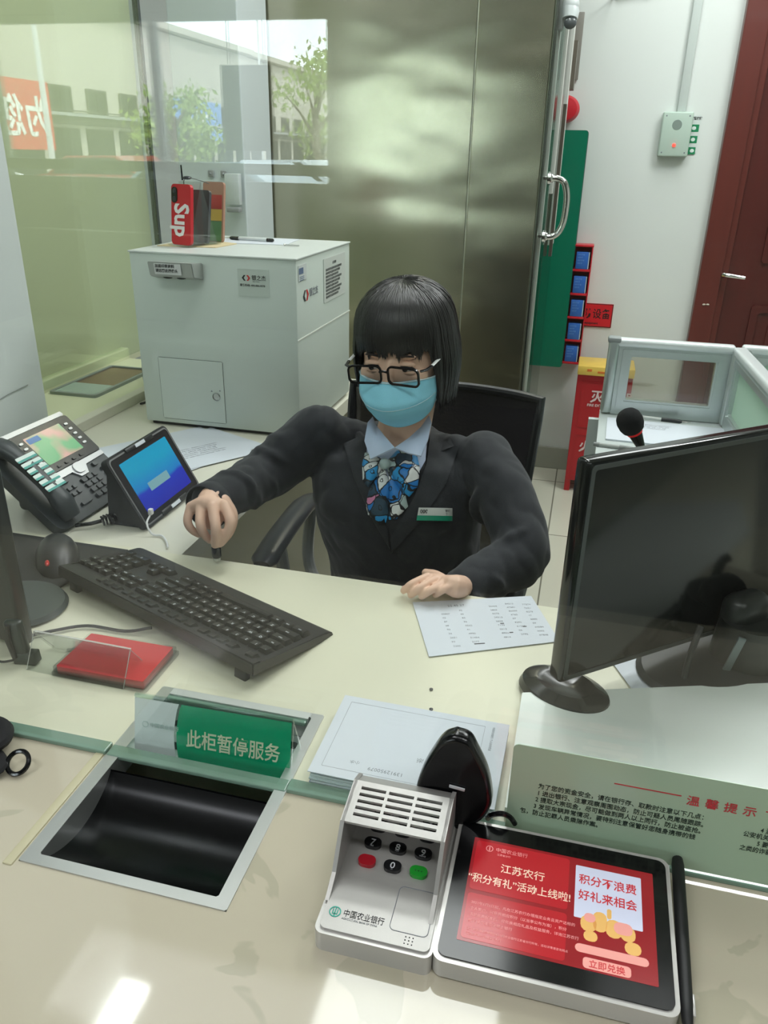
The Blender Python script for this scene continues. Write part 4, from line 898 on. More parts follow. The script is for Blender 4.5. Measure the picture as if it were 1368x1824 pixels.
for i, s in enumerate(('加盖印章资料', '请远离此摄像头')): g.text(s, .0082, (-.117, -.0512+.001*i, .4045-i*.0105), (1, 0, 0), (0, .12, 1), .02, ext=.0001, sx=1.0)
g.build('lettering', M_ink, cb, smooth=None)
g = G()
for x in (-.095, -.06): g.ball((x, -.034, .380), (.012, .008, .003), 12)
g.build('lens_slot', M_dark, cb)

ZT = Z0+.4327
# on top of the cabinet
g = G(); g.prism([(-1.055, 1.865), (-.905, 1.885), (-.895, 1.99), (-1.01, 2.05), (-1.045, 2.02)], 0, .002); tag(g.build('cardboard_piece', mat('cardboard', (206, 190, 152), .8), smooth=None, loc=(0, 0, ZT)), 'tan cardboard piece under the clear phone stand on the cabinet', 'cardboard')
sheet((-.90, 2.085, ZT+.0002), .12, .24, .16, 'blank white sheet under the pen on top of the grey cabinet')
t = thing('ballpoint_pen', 'clear pen with black grip lying on paper on top of the cabinet', 'pen', (-.90, 2.075, ZT+.006), (0, 0, -.12))
g = G(); g.tube([(-.03, 0, 0), (.072, 0, 0)], .0042, 10); g.build('barrel', mat('pen_clear', (200, 206, 206), .15), t)
g = G(); g.tube([(-.055, 0, 0), (-.05, 0, 0), (-.028, 0, 0)], [.0035, .0048, .0048], 10); g.tube([(.058, 0, 0), (.074, 0, 0), (.078, 0, 0)], [.0048, .0048, .003], 10); g.build('grip', M_black, t)
g = G(); g.tube([(-.078, 0, -.001), (-.055, 0, 0)], [.0006, .003], 8); g.build('tip', M_chrome, t)
g = G(); g.tube([(-.02, 0, 0), (.02, -.006, 0)], .002, 6); g.ball((-.022, 0, 0), .003, 8); tag(g.build('metal_pin', M_chrome, loc=(-.745, 2.0, ZT+.003)), 'small bright metal pin at the right of the cabinet top', 'pin')
t = thing('phone_stand', 'clear acrylic phone holder standing on the cardboard piece', 'stand', (-.985, 1.90, ZT+.0022), (0, 0, -.35))
g = G(); g.box((0, .02, .0015), (.075, .11, .003)); g.box((0, .018, .075), (.075, .003, .145), 0); g.add([(.0375, -.03, .003), (.0395, -.03, .003), (.0395, .06, .003), (.0375, .06, .003), (.0375, .018, .148), (.0395, .018, .148)], [(0, 1, 2, 3), (0, 4, 5, 1), (2, 5, 4, 3), (1, 5, 2), (0, 3, 4)])
g.build('acrylic_body', M_acryl, t, smooth=None)
t = thing('red_phone', 'phone in a red case with large white letters standing in the clear holder', 'phone', (-.988, 1.872, ZT+.0052), (math.radians(-6), 0, -.35))
g = G(); g.prism(rrect(.068, .140, .010, 6, 0, .070), -.0045, .0045, Matrix.Rotation(PI/2, 4, 'X')); g.build('case', mat('case_red', (190, 24, 40), .35), t, smooth=.5)
g = G(); g.text('Sup', .070, (-.021, -.0048, .096), (0, 0, -1), (1, 0, 0), .03, ext=.0002, sx=.76); g.build('lettering', mat('white_print', (228, 226, 226), .4), t, smooth=None)
g = G(); g.prism(rrect(.020, .036, .009, 6, -.022, .115), .0045, .0062, Matrix.Rotation(PI/2, 4, 'X')); g.build('camera_island', M_black, t, smooth=.5)
g = G(); g.ball((-.022, -.0065, .124), (.006, .001, .006), 12); g.ball((-.022, -.0065, .106), (.006, .001, .006), 12); g.build('camera_lens', mat('lens_glass', (40, 44, 52), .08), t)
g = G(); g.prism(rrect(.060, .126, .008, 5, 0, .063), -.004, .004, Matrix.Rotation(PI/2, 4, 'X')); o = tag(g.build('black_phone', mat('phone_darkgrey', (66, 68, 72), .25), smooth=.5, loc=(-.972, 1.935, ZT+.0052), rot=(math.radians(-9), 0, -.3)), 'dark grey phone behind the red one in the clear holder', 'phone')
t = thing('colour_phone', 'phone in a brown, red, yellow and green striped case at the back of the holder', 'phone', (-.968, 2.005, ZT+.0022), (math.radians(-8), 0, -.2))
g = G(); g.prism(rrect(.066, .146, .008, 5, 0, .073), -.004, .004, Matrix.Rotation(PI/2, 4, 'X')); g.build('case', mat('case_tan', (170, 130, 110), .4), t, smooth=.5)
for z, h, c in ((.098, .034, (178, 70, 66)), (.066, .028, (206, 176, 90)), (.026, .050, (96, 140, 100))):
    g = G(); g.box((.0, -.0044, z), (.056, .0008, h)); g.build('colour_band', mat('band_%d' % c[1], c, .4), t, smooth=None)
t = thing('phone_mount', 'small black gooseneck clip on a thin rod above the phones', 'clip', (-1.03, 1.985, ZT))
g = G(); g.cyl((0, 0, 0), (0, 0, .148), .0018, n=8); g.tube(bez([(0, 0, .148), (.01, 0, .156), (.04, 0, .152), (.07, 0, .144)], 4), .0012, 6); g.build('rod', mat('rod_grey', (120, 122, 122), .3, .6), t)
g = G(); g.cyl((-.003, 0, .150), (-.004, 0, .186), .0026, .0018, 8); g.ball((.010, 0, .156), (.013, .010, .0045), 12); g.build('clamp', M_black, t)
t = thing('wall_hook_box', 'small clear box with a grey clip fixed on the white column above the cabinet', 'box', (-1.16, 2.588, 1.30))
g = G(); g.box((0, -.012, 0), (.05, .024, .095), .003); g.build('box', mat('clear_box', (200, 208, 208), .2), t)
g = G(); g.box((.004, -.022, -.062), (.045, .03, .016), .004); g.build('clip', mat('clip_grey', (150, 154, 154), .3), t)
for i, x in enumerate((-1.245, -1.20)):
    g = G(); g.box((0, -.004, 0), (.02, .006, .02), .002); g.ball((0, -.009, .0), .004, 8); tag(g.build('binder_clip', mat('clip_grey', (150, 154, 154), .3), loc=(x, 2.598, 1.345)), ('left', 'right')[i]+' small grey clip on the white column above the phones', 'clip')
# ================================================================ RIGHT CUBICLE DESK
M_cub = mat('cubicle_laminate', (188, 196, 194), .4, namt=.02, nscale=4)
g = G(); g.prism([(.055, 1.35), (1.6, 1.35), (1.6, 2.26), (.078, 2.26)], -.03, 0); g.prism([(.057, 1.36), (.067, 1.36), (.090, 2.25), (.080, 2.25)], -.755, -.03); g.box((.8, 2.25, -.39), (1.5, .02, .73))
tag(g.build('cubicle_desk', M_cub, smooth=None, loc=(0, 0, Z0)), 'light grey neighbouring desk with open front behind the right monitor', 'desk')
t = thing('partition_frame', 'aluminium framed low partition with a clear window on the grey desk', 'partition', (.078, 2.232, Z0))
def bar_panel(t, w_, h_, M, pane, pname):
    g = G(); n = 4
    g.box((w_/2, 0, h_-.010), (w_, .034, .022), .008, M, 3); g.build('top_rail', mat('rail_white', (224, 230, 230), .3, .2), t)
    g = G(); g.box((.014, 0, h_/2), (.030, .036, h_-.004), .010, M, 3); g.build('corner_post', M_alu, t)
    g = G(); frame(g, rrect(w_-.03, h_-.02, .002, 1, w_/2+.012, h_/2-.008), rrect(w_-.105, h_-.092, .002, 1, w_/2+.01, h_/2+.0), -.012, .012, M @ Matrix.Rotation(PI/2, 4, 'X'))
    frame(g, rrect(w_-.055, h_-.045, .002, 1, w_/2+.011, h_/2-.004), rrect(w_-.095, h_-.082, .002, 1, w_/2+.01, h_/2+.0), -.016, .016, M @ Matrix.Rotation(PI/2, 4, 'X')); g.build('frame', M_alu, t, smooth=None)
    g = G(); g.box((w_/2+.01, 0, h_/2), (w_-.10, .005, h_-.09), 0, M); g.build(pname, pane, t, smooth=None)
bar_panel(t, .322, .212, Matrix.Identity(4), glass_mat('partition_pane', (.80, .80, .74), .08), 'clear_pane')
g = G(); g.box((.013, 0, .207), (.036, .038, .016), .006); g.build('corner_cap', mat('cap_grey', (140, 146, 146), .3), t)
M_frost = mat('frosted_green_pane', (176, 206, 184), .5)
t = thing('partition_frame', 'aluminium framed partition with frosted green pane running toward the viewer', 'partition', (.408, 2.215, Z0), (0, 0, -PI/2+.04))
bar_panel(t, 1.0, .212, Matrix.Identity(4), M_frost, 'frosted_pane')
t = thing('partition_frame', 'far partition with frosted green pane at the right edge of the picture', 'partition', (.418, 2.245, Z0), (0, 0, -.02))
bar_panel(t, .9, .212, Matrix.Identity(4), M_frost, 'frosted_pane')
sheet((.25, 2.075, Z0+.0004), -.03, .31, .19, 'white sheets of paper on the grey desk behind the microphone', (-.13, .06), dense=4, th=.004)
def pen(loc, rz, label, L=.14, tip=True, c1=(34, 36, 38), c2=(200, 204, 200)):
    t = thing('ballpoint_pen', label, 'pen', loc, (0, 0, rz))
    g = G(); g.tube([(0, 0, 0), (L*.5, 0, 0)], .0045, 10); g.build('barrel', mat('barrel_%d' % c2[0], c2, .3), t)
    g = G(); g.tube([(L*.5, 0, 0), (L*.82, 0, 0), (L*.86, 0, 0)], [.0055, .0055, .003], 10); g.tube([(-.012, 0, 0), (.002, 0, 0)], .005, 10); g.build('grip', mat('grip_%d' % c1[0], c1, .4), t)
    g = G(); g.tube([(L*.86, 0, 0), (L, 0, 0)], [.003, .0008], 8); g.build('tip', M_chrome, t)
pen((.165, 2.19, Z0+.010), -.12, 'pen with black grip lying above the white sheets by the partition', .15)
pen((.075, 1.93, Z0+.0055), -.12, 'slim grey pen left of the microphone stem', .10, c1=(130, 134, 132), c2=(160, 164, 160))
pen((.135, 1.90, Z0+.0055), -.06, 'black marker pen with pale end below the white sheets', .12, c2=(44, 46, 44))
# gooseneck microphone
t = thing('gooseneck_microphone', 'black foam covered gooseneck microphone with a red ring behind the right monitor', 'microphone', (.20, 1.20, Z0))
tb_ = Vector((.20, 1.20, Z0)); H0 = ony(1146, 806, 1.375)-tb_; H1 = ony(1124, 755, 1.36)-tb_; hd = (H1-H0).normalized()
g = G(); g.lathe([(.045, 0), (.048, .006), (.04, .018), (.01, .022)], 28, Matrix.Translation((-.02, .0, 0)), 1, 1.3); g.build('base', M_dark, t)
g = G(); g.tube(bez([(-.02, 0, .02), (-.02, .03, .08), (-.045, .12, .13), H0], 8), .0042, 8); g.build('neck', M_black, t)
g = G(); g.tube([H0, H0+hd*.014, H0+hd*.030, H0+hd*.045], [.0045, .0075, .010, .0125], 16); g.build('capsule', M_black, t)
g = G(); g.tube([H0+hd*.044, H0+hd*.048], [.0135, .0138], 20); g.build('red_ring', mat('ring_red', (220, 30, 34), .3, emit=(220, 30, 34), es=.2), t)
g = G(); g.tube([H0+hd*s for s in (.048, .052, .060, .070, .080, .087, .091, .093)], [.014, .0185, .0215, .0225, .0205, .0155, .009, .003], 22); g.build('foam_head', mat('foam_black', (20, 22, 26), .95, bump=.6, bscale=1300), t, smooth=2)
cp = coil([(.12, 1.24, Z0+.03), (.060, 1.27, Z0+.055), (.036, 1.30, Z0+.075), (.044, 1.33, Z0+.095), (.10, 1.34, Z0+.11)], .008, 17, 12)
g = G(); g.tube(cp, .0028, 6); tag(g.build('coiled_cord', M_black), 'black coiled cord showing at the left edge of the right monitor', 'cord')

# ================================================================ BACK WALL THINGS
t = thing('green_board', 'tall dark green glossy board with a rounded corner beside the glass door', 'board', (-.20, 3.70, .535))
g = G(); g.prism(rrect(.262, .985, .012, 4, 0, .4925), -.02, .02, Matrix.Translation((.0, 0, 0)) @ Matrix.Rotation(PI/2, 4, 'X')); g.build('panel', mat('board_green', (0, 112, 84), .2), t, smooth=.5)
g = G(); frame(g, rrect(.266, .989, .014, 4, 0, .4925), rrect(.258, .981, .010, 4, 0, .4925), -.022, -.0195, Matrix.Rotation(PI/2, 4, 'X')); g.box((0, .05, .5), (.05, .075, .8)); g.build('edge', mat('board_edge', (6, 44, 40), .3), t, smooth=None)
rk = thing('red_rack', 'tall red wall rack with five pockets beside the green board', 'rack', (-.030, 3.735, .55))
g = G(); g.box((0, .045, .258), (.075, .018, .516), .002)
for k in range(5): g.box((0, .004, .004+k*.103), (.078, .085, .010), .002)
for s in (.036,): g.box((s, .004, .258), (.005, .085, .516), .001)
g.box((0, .004, .519), (.080, .088, .008), .002); g.build('frame', mat('rack_red', (198, 28, 44), .3), rk, smooth=.5)
bb0 = None
for k in range(5):
    t = thing('blue_box', ['lowest', 'second lowest', 'middle', 'second highest', 'topmost'][k]+' blue box in the red wall rack', 'box', (-.034, 3.724, .5595+k*.103), group='blue boxes in the red rack')
    g = G(); g.box((0, 0, .036), (.052, .05, .072), .002); g.build('carton', mat('box_blue', (48, 104, 190), .35), t)
    g = G(); g.box((.0285, -.001, .036), (.004, .048, .070), .0005); g.build('white_edge', mat('box_white_edge', (190, 205, 220), .4), t, smooth=None)
    g = G()
    for j in range(4): g.text('消防手册'[:4-(j % 2)], .0075, (-.02, -.0255, .058-j*.012), (1, 0, 0), (0, 0, 1), ext=.0001)
    g.build('print', mat('box_print', (120, 165, 225), .5), t, smooth=None)
t = thing('fire_sign', 'red fire equipment sign with black characters on the white wall', 'sign', (.043, 3.786, .762))
g = G(); g.box((0, 0, 0), (.172, .004, .106), .001); g.build('plate', mat('sign_plate_red', (206, 26, 40), .35), t, smooth=None)
g = G(); g.text('消防设备', .0475, (-.084, -.0022, -.010), (1, 0, 0), (0, 0, 1), .012, ext=.0002, sx=.85); g.text('Fire equipment', .014, (-.06, -.0022, -.040), (1, 0, 0), (0, 0, 1), .03, ext=.0002); frame(g, rrect(.170, .104, .001, 1), rrect(.164, .098, .001, 1), 0, .0022, Matrix.Rotation(PI/2, 4, 'X')); g.build('lettering', mat('sign_black', (24, 14, 16), .5), t, smooth=None)
t = thing('extinguisher_box', 'red metal fire extinguisher box with yellow lid standing on the floor', 'fire box', (.125, 3.585, 0))
g = G(); g.box((0, 0, .305), (.235, .17, .50), .003); 
for x in (-.105, .105): g.box((x, 0, .028), (.025, .16, .056), .002)
frame(g, rrect(.19, .21, .004, 2, 0, .42), rrect(.184, .204, .004, 2, 0, .42), .085, .088, Matrix.Rotation(PI/2, 4, 'X')); frame(g, rrect(.19, .20, .004, 2, 0, .18), rrect(.184, .194, .004, 2, 0, .18), .085, .088, Matrix.Rotation(PI/2, 4, 'X'))
g.build('body', M_red, t, smooth=None)
g = G(); g.box((0, -.01, .575), (.240, .185, .040), .004); g.build('lid', mat('lid_yellow', (232, 196, 92), .45, namt=.15, nscale=14), t)
g = G(); g.box((-.07, -.103, .578), (.02, .001, .010)); g.box((-.02, -.103, .572), (.03, .001, .008)); g.build('lid_print', mat('lid_orange', (214, 110, 40), .5), t, smooth=None)
g = G(); g.text('灭火器', .060, (-.052, -.0885, .438), (1, 0, 0), (0, 0, 1), .02, ext=.0003); g.text('FIRE EXTINGUISHER', .016, (-.062, -.0885, .415), (1, 0, 0), (0, 0, 1), .02, ext=.0003); g.text('火警119', .058, (-.075, -.0885, .205), (1, 0, 0), (0, 0, 1), .02, ext=.0003); g.build('lettering', mat('box_lettering', (226, 205, 205), .5), t, smooth=None)
# alarm panel with conduit
t = thing('alarm_panel', 'pale green metal intercom panel with a red light on the back wall', 'panel', (.278, 3.79, 1.512))
g = G(); g.box((0, -.022, 0), (.118, .044, .166), .006, seg=3); g.build('case', mat('panel_mint', (178, 196, 184), .4), t)
g = G(); g.lathe([(.019, 0), (.018, .001), (.001, .001)], 20, Matrix.Translation((.0, -.0442, .035)) @ Matrix.Rotation(PI/2, 4, 'X')); g.build('speaker_grille', mat('grille_grey', (130, 146, 138), .6, bump=.6, bscale=900), t)
g = G(); g.ball((0, -.046, -.040), (.007, .005, .007), 12); g.build('red_light', mat('led_red', (250, 60, 50), .3, emit=(255, 60, 50), es=3), t)
g = G()
for x in (-.045, .045):
    for z in (-.068, .068): g.ball((x, -.044, z), (.003, .001, .003), 8)
g.build('screw', M_greyink, t)
g = G(); g.box((.288, 3.779, 2.2), (.034, .022, 1.21), .004); tag(g.build('wall_conduit', mat('conduit_white', (198, 206, 202), .5)), 'white cable conduit running up the wall from the alarm panel', 'conduit')
t = thing('wall_sticker', 'strip of three small green pictogram labels beside the alarm panel', 'sticker', (.352, 3.788, 1.515))
g = G(); g.box((0, 0, 0), (.040, .001, .14)); g.build('backing', mat('sticker_back', (206, 214, 210), .5), t, smooth=None)
for k in range(3):
    g = G(); g.box((0, -.0008, .022-k*.042), (.032, .001, .027)); s_ = g.build('green_square', mat('picto_green', (24, 130, 84), .4), t, smooth=None)
    g = G(); g.ball((.0+.003*(k-1), -.0014, .022-k*.042), (.009, .0004, .007), 10); g.build('pictogram', mat('picto_white', (214, 226, 220), .5), s_)
g = G(); g.text('报警按钮', .0115, (-.019, -.0008, .054), (1, 0, 0), (0, 0, 1), .04, ext=.0002, sx=.9); g.build('lettering', M_ink, t, smooth=None)
# security camera
t = thing('security_camera', 'small white security camera with grey lens high beside the steel wall', 'camera', (-.15, 2.93, 1.825))
g = G(); g.box((-.03, .0, .01), (.022, .05, .11), .004); g.build('bracket', mat('bracket_grey', (165, 168, 166), .5), t)
g = G(); g.tube([(-.012, -.006, .05), (-.006, -.01, .03), (0, -.014, .0), (.0, -.020, -.018)], [.018, .024, .027, .024], 18); g.ball((-.002, -.012, .02), (.027, .026, .030), 16); g.build('housing', mat('camera_white', (196, 202, 202), .35), t)
g = G(); g.ball((.003, -.028, -.028), (.020, .014, .018), 16); g.build('lens', mat('lens_grey', (84, 88, 90), .2), t)
g = G(); g.tube(bez([(-.14, 2.93, 1.86), (-.13, 3.0, 1.90), (-.05, 3.72, 1.985), (.0, 3.776, 2.0), (.12, 3.782, 2.005)], 6), .004, 6); tag(g.build('camera_cable', mat('cable_grey', (170, 172, 170), .5)), 'thin grey cable from the camera along the top of the wall', 'cable')
t = thing('alarm_bell', 'round red alarm bell partly hidden above the green board', 'bell', (-.178, 3.76, 1.60))
g = G(); g.lathe([(.062, 0), (.062, .03), (.052, .046), (.02, .052), (.001, .052)], 32, Matrix.Rotation(PI/2, 4, 'X'), 1, .85); g.build('dome', mat('bell_red', (196, 26, 42), .35), t, smooth=.8)
g = G(); g.box((-.165, 3.78, 1.83), (.055, .014, .24), .003); tag(g.build('dark_nameplate', mat('plate_grey', (128, 124, 116), .4)), 'narrow dark grey plate on the wall above the red bell', 'plate')

# ================================================================ OFFICE CHAIR
t = thing('office_chair', 'black mesh back office chair with padded arms under the seated teller', 'chair', (-.29, 1.50, 0))
M_ch = mat('chair_black', (28, 29, 32), .4)
def mesh_mat():
    m = mat('chair_mesh', (34, 30, 36), .7); n = m.node_tree.nodes; L = m.node_tree.links; b = n['Principled BSDF']
    tc = n.new('ShaderNodeTexCoord'); mp = n.new('ShaderNodeMapping'); mp.inputs['Scale'].default_value = (150, 1, 150); mp.inputs['Rotation'].default_value = (0, .6, 0)
    w_ = n.new('ShaderNodeTexWave'); w_.inputs['Scale'].default_value = 1.2; w_.inputs['Distortion'].default_value = 2.5; w_.inputs['Detail'].default_value = 1
    r = n.new('ShaderNodeValToRGB'); r.color_ramp.elements[0].position = .25; r.color_ramp.elements[1].position = .5; r.color_ramp.elements[0].color = (.45, .45, .45, 1); r.color_ramp.elements[1].color = (1, 1, 1, 1)
    L.new(tc.outputs['Object'], mp.inputs[0]); L.new(mp.outputs[0], w_.inputs[0]); L.new(w_.outputs[0], r.inputs[0]); L.new(r.outputs[0], b.inputs['Alpha']); return m
def bk(u, v):      # backrest surface: u -1..1 across, v 0..1 up
    return Vector((.018*v+u*(.208-.012*(1-v)), .175-.055*(abs(u)**2)+.05*v-.02, .50+v*.445))
g = G(); n = 12
g.add([bk(-1+2*i/n, j/n) for j in range(n+1) for i in range(n+1)], [(j*(n+1)+i, j*(n+1)+i+1, (j+1)*(n+1)+i+1, (j+1)*(n+1)+i) for j in range(n) for i in range(n)])
g.add([bk(-1+2*i/n, j/n)+Vector((0, .004, 0)) for j in range(n+1) for i in range(n+1)], [(j*(n+1)+i, j*(n+1)+i+1, (j+1)*(n+1)+i+1, (j+1)*(n+1)+i) for j in range(n) for i in range(n)])
g.build('backrest_mesh', mesh_mat(), t, smooth=2)
rim = [bk(-1+.2*i, 0) for i in range(11)]+[bk(1, .1*i) for i in range(1, 10)]+[bk(1-.2*i, 1) for i in range(11)]+[bk(-1, 1-.1*i) for i in range(1, 10)]
g = G(); g.tube(rim, .010, 10, closed=True); g.box((0, .17, .42), (.07, .02, .30), .008); g.build('backrest_frame', M_ch, t)
g = G(); g.box((0, -.04, .445), (.47, .46, .07), .03, seg=4); g.build('seat', mat('seat_fabric', (36, 36, 40), .85, bump=.3, bscale=900), t)
for s in (-1, 1):
    g = G(); s = s if s < 0 else .82; g.tube(bez([(s*.272, .13, .665), (s*.275, .05, .682), (s*.268, -.12, .685), (s*.262, -.24, .676)], 6), [.018]+[.026]*5+[.028]*12+[.016], 14, flat=.55); ar = g.build('armrest', mat('armrest_pad', (44, 46, 50), .3), t, smooth=1)
    g = G(); g.tube(bez([(s*.272, .09, .665), (s*.275, .07, .52), (s*.20, .02, .43)], 6), .014, 10); g.tube(bez([(s*.268, -.13, .665), (s*.272, -.06, .52), (s*.20, .0, .43)], 6), .014, 10); g.build('armrest_support', mat('arm_grey', (150, 154, 152), .35), t)
g = G(); g.cyl((0, -.03, .07), (0, -.03, .42), .028); g.cyl((0, -.03, .07), (0, -.03, .25), .038); g.build('gas_lift', M_ch, t)
for k in range(5):
    a = 2*PI*k/5+.3; g = G(); g.tube([(0, -.03, .11), (.15*math.cos(a), -.03+.15*math.sin(a), .095), (.28*math.cos(a), -.03+.28*math.sin(a), .07)], [.03, .022, .015], 10); g.build('base_arm', M_ch, t)
    g = G(); c = Vector((.28*math.cos(a), -.03+.28*math.sin(a), .03)); 
    for q in (-.014, .014): g.cyl(c+Vector((-math.sin(a)*q*1.4, math.cos(a)*q*1.4, 0)), c+Vector((-math.sin(a)*q*.5, math.cos(a)*q*.5, 0)), .03, n=18)
    g.cyl(c, c+Vector((0, 0, .04)), .008); g.build('caster', M_ch, t)
# ================================================================ SEATED TELLER
PB = Vector((-.30, 1.45, 0))
per = thing('person', 'seated teller in dark blazer, blue face mask, glasses and patterned scarf, holding a small stamp', 'person', PB)
M_skin = mat('skin', (232, 192, 168), .5, namt=.05, nscale=30, bump=.05, bscale=500)
M_suit = mat('suit_navy', (24, 28, 35), .8, bump=.25, bscale=900, sheen=.15)
def wl(g): bmesh.ops.translate(g.b, vec=-PB, verts=g.b.verts); return g
def mesh_obj(me, name, m, parent):
    o = bpy.data.objects.new(name, me); COL.objects.link(o); me.materials.append(m); o.parent = parent; return o
def limb(g, pts, rad, n=14, sub=5):
    """tapered smooth limb with rounded ends"""
    P = bez(pts, sub); k = len(P); R = []
    for i in range(k):
        t = i/(k-1)*(len(rad)-1); a = min(int(t), len(rad)-2); R.append(rad[a]*(1-(t-a))+rad[a+1]*(t-a))
    g.tube(P, R, n); g.ball(P[0], R[0], n); g.ball(P[-1], R[-1], n)
# head frame
HR = Euler((math.radians(9), math.radians(-2.5), math.radians(-6)), 'XYZ').to_matrix()
bridge_w = ony(690, 659, 1.300)
HO = bridge_w-HR @ Vector((0, -.098, 0))
MH_ = Matrix.Translation(HO) @ HR.to_4x4()
def h(x, y, z): return MH_ @ Vector((x, y, z))
S1 = ony(566, 772, 1.40); E1 = ony(478, 842, 1.33); W1 = ony(385, 893, 1.165)
S2 = ony(862, 822, 1.42); E2 = ony(926, 985, 1.27); W2 = ony(826, 1046, 1.155)
NB = ony(708, 800, 1.43)
# --- body (skin), one continuous surface
g = G()
g.ball((0, .012, .038), (.074, .092, .082), 28); g.ball((0, -.012, -.012), (.0715, .080, .092), 28)
g.ball((0, -.050, -.078), (.036, .034, .030), 20); g.ball((0, -.030, -.060), (.052, .045, .04), 20)
g.tube([(0, -.085, .012), (0, -.096, -.012), (0, -.106, -.036)], [.007, .009, .013], 12); g.ball((0, -.103, -.037), (.014, .012, .010), 12)
for s in (-1, 1):
    g.ball((s*.072, .008, -.008), (.008, .016, .028), 12); g.ball((s*.040, -.066, -.020), (.024, .018, .020), 14)
    g.ball((s*.030, -.080, .020), (.020, .007, .005), 12)
bmesh.ops.transform(g.b, matrix=MH_, verts=g.b.verts)
limb(g, [h(0, .02, -.03), h(0, .02, -.09), NB+Vector((0, 0, -.02))], [.052, .048, .054], 18)
limb(g, [S1+Vector((.04, .02, -.03)), NB+Vector((0, .01, -.06)), S2+Vector((-.04, .02, -.03))], [.04, .07, .04], 14)
g.rings([[(cx+hw*math.cos(a), cy+hd*math.sin(a), z) for a in [2*PI*k/20 for k in range(20)]] for cx, cy, z, hw, hd in ((-.30, 1.50, .47, .13, .09), (-.305, 1.47, .62, .12, .08), (-.31, 1.44, .78, .13, .08), (-.315, 1.43, .86, .11, .07))])
limb(g, [S1, E1, W1], [.036, .030, .023]); limb(g, [S2, E2, W2], [.036, .030, .023])
def finger(g, pts, r0=.0085, r1=.0068): limb(g, pts, [r0, (r0+r1)/2, r1], 10, 4)
# her right hand, closed over the stamp (photo left)
Q = lambda x, y, d: ony(x, y, d)
limb(g, [W1, Q(378, 890, 1.140), Q(372, 900, 1.120)], [.023, .024, .022])
limb(g, [Q(346, 903, 1.112), Q(368, 896, 1.108), Q(396, 902, 1.112)], [.012, .014, .013])
g.ball(Q(374, 922, 1.116), (.024, .016, .022), 14)
finger(g, [Q(400, 900, 1.108), Q(411, 930, 1.090), Q(402, 952, 1.086), Q(391, 968, 1.092)], .0098, .0074)
finger(g, [Q(379, 902, 1.100), Q(384, 936, 1.078), Q(384, 956, 1.078), Q(383, 970, 1.088)], .0100, .0074)
finger(g, [Q(358, 903, 1.102), Q(357, 934, 1.080), Q(364, 952, 1.084), Q(374, 962, 1.096)], .0096, .0070)
finger(g, [Q(340, 902, 1.110), Q(334, 928, 1.096), Q(342, 944, 1.096), Q(354, 952, 1.106)], .0086, .0062)
limb(g, [Q(398, 893, 1.140), Q(412, 918, 1.130), Q(408, 945, 1.112), Q(394, 966, 1.100)], [.013, .012, .0100, .0078], 10)
# her left hand, resting on the desk edge
def D(x, y, z): return onz(x, y, z)
limb(g, [W2, D(812, 1044, .784), D(796, 1040, .783)], [.020, .019, .015])
limb(g, [D(768, 1030, .783), D(784, 1035, .784), D(802, 1046, .781)], [.009, .011, .009])
for tip, mid, kn in (((719, 1052), (734, 1040), (762, 1027)), ((732, 1060), (750, 1046), (776, 1032)), ((751, 1062), (768, 1051), (790, 1038)), ((776, 1059), (788, 1051), (801, 1045))):
    finger(g, [D(*kn, .789), D(*mid, .786), D((tip[0]*2+mid[0])/3, (tip[1]*2+mid[1])/3, .777), D(*tip, .7690)], .0072, .0060)
limb(g, [D(800, 1042, .778), D(776, 1026, .774), D(758, 1020, .771)], [.012, .010, .007], 10)
wl(g); body = mesh_obj(remesh(g, .0019, 4, .5), 'body', M_skin, per)
# nails
g = G()
for tip, d in (((718, 1050), 0), ((731, 1058), 0), ((750, 1061), 0), ((775, 1058), 0)):
    c = D(tip[0]+2, tip[1]-4, .776); g.ball(c, (.0042, .0050, .0022), 10)
wl(g); g.build('nails', mat('nail_pink', (226, 178, 164), .2), per)
# --- eyes
for s in (-1, 1):
    g = G(); g.ball((s*.031, -.0835, -.001), (.0135, .0045, .0052), 16); bmesh.ops.transform(g.b, matrix=MH_, verts=g.b.verts); wl(g)
    ey = g.build('eye', mat('eye_white', (214, 206, 200), .15), per, smooth=2)
    g = G(); g.ball((s*.031-.003, -.0874, -.002), (.0050, .0016, .0046), 14); bmesh.ops.transform(g.b, matrix=MH_, verts=g.b.verts); wl(g); g.build('iris', mat('iris_dark', (30, 20, 16), .1), ey, smooth=2)
    g = G(); g.ball((s*.031, -.0835, .0065), (.0155, .0058, .0052), 14); g.ball((s*.031, -.0820, -.0085), (.015, .0050, .004), 14); bmesh.ops.transform(g.b, matrix=MH_, verts=g.b.verts); wl(g); g.build('eyelid', M_skin, ey, smooth=2)
    g = G(); g.tube(bez([(s*.0165, -.0850, .001), (s*.025, -.0884, .0036), (s*.034, -.0884, .0036), (s*.0455, -.0835, -.0005)], 5), [.0004]+[.0011]*14+[.0005], 6); bmesh.ops.transform(g.b, matrix=MH_, verts=g.b.verts); wl(g); g.build('lashes', M_black, ey, smooth=2)
    g = G(); g.tube(bez([(s*.014, -.0895, .0195), (s*.030, -.0905, .0235), (s*.047, -.080, .0195)], 5), [.001]+[.0024]*9+[.0008], 6, flat=.7); bmesh.ops.transform(g.b, matrix=MH_, verts=g.b.verts); wl(g); g.build('eyebrow', mat('brow', (44, 34, 32), .8), per, smooth=2)
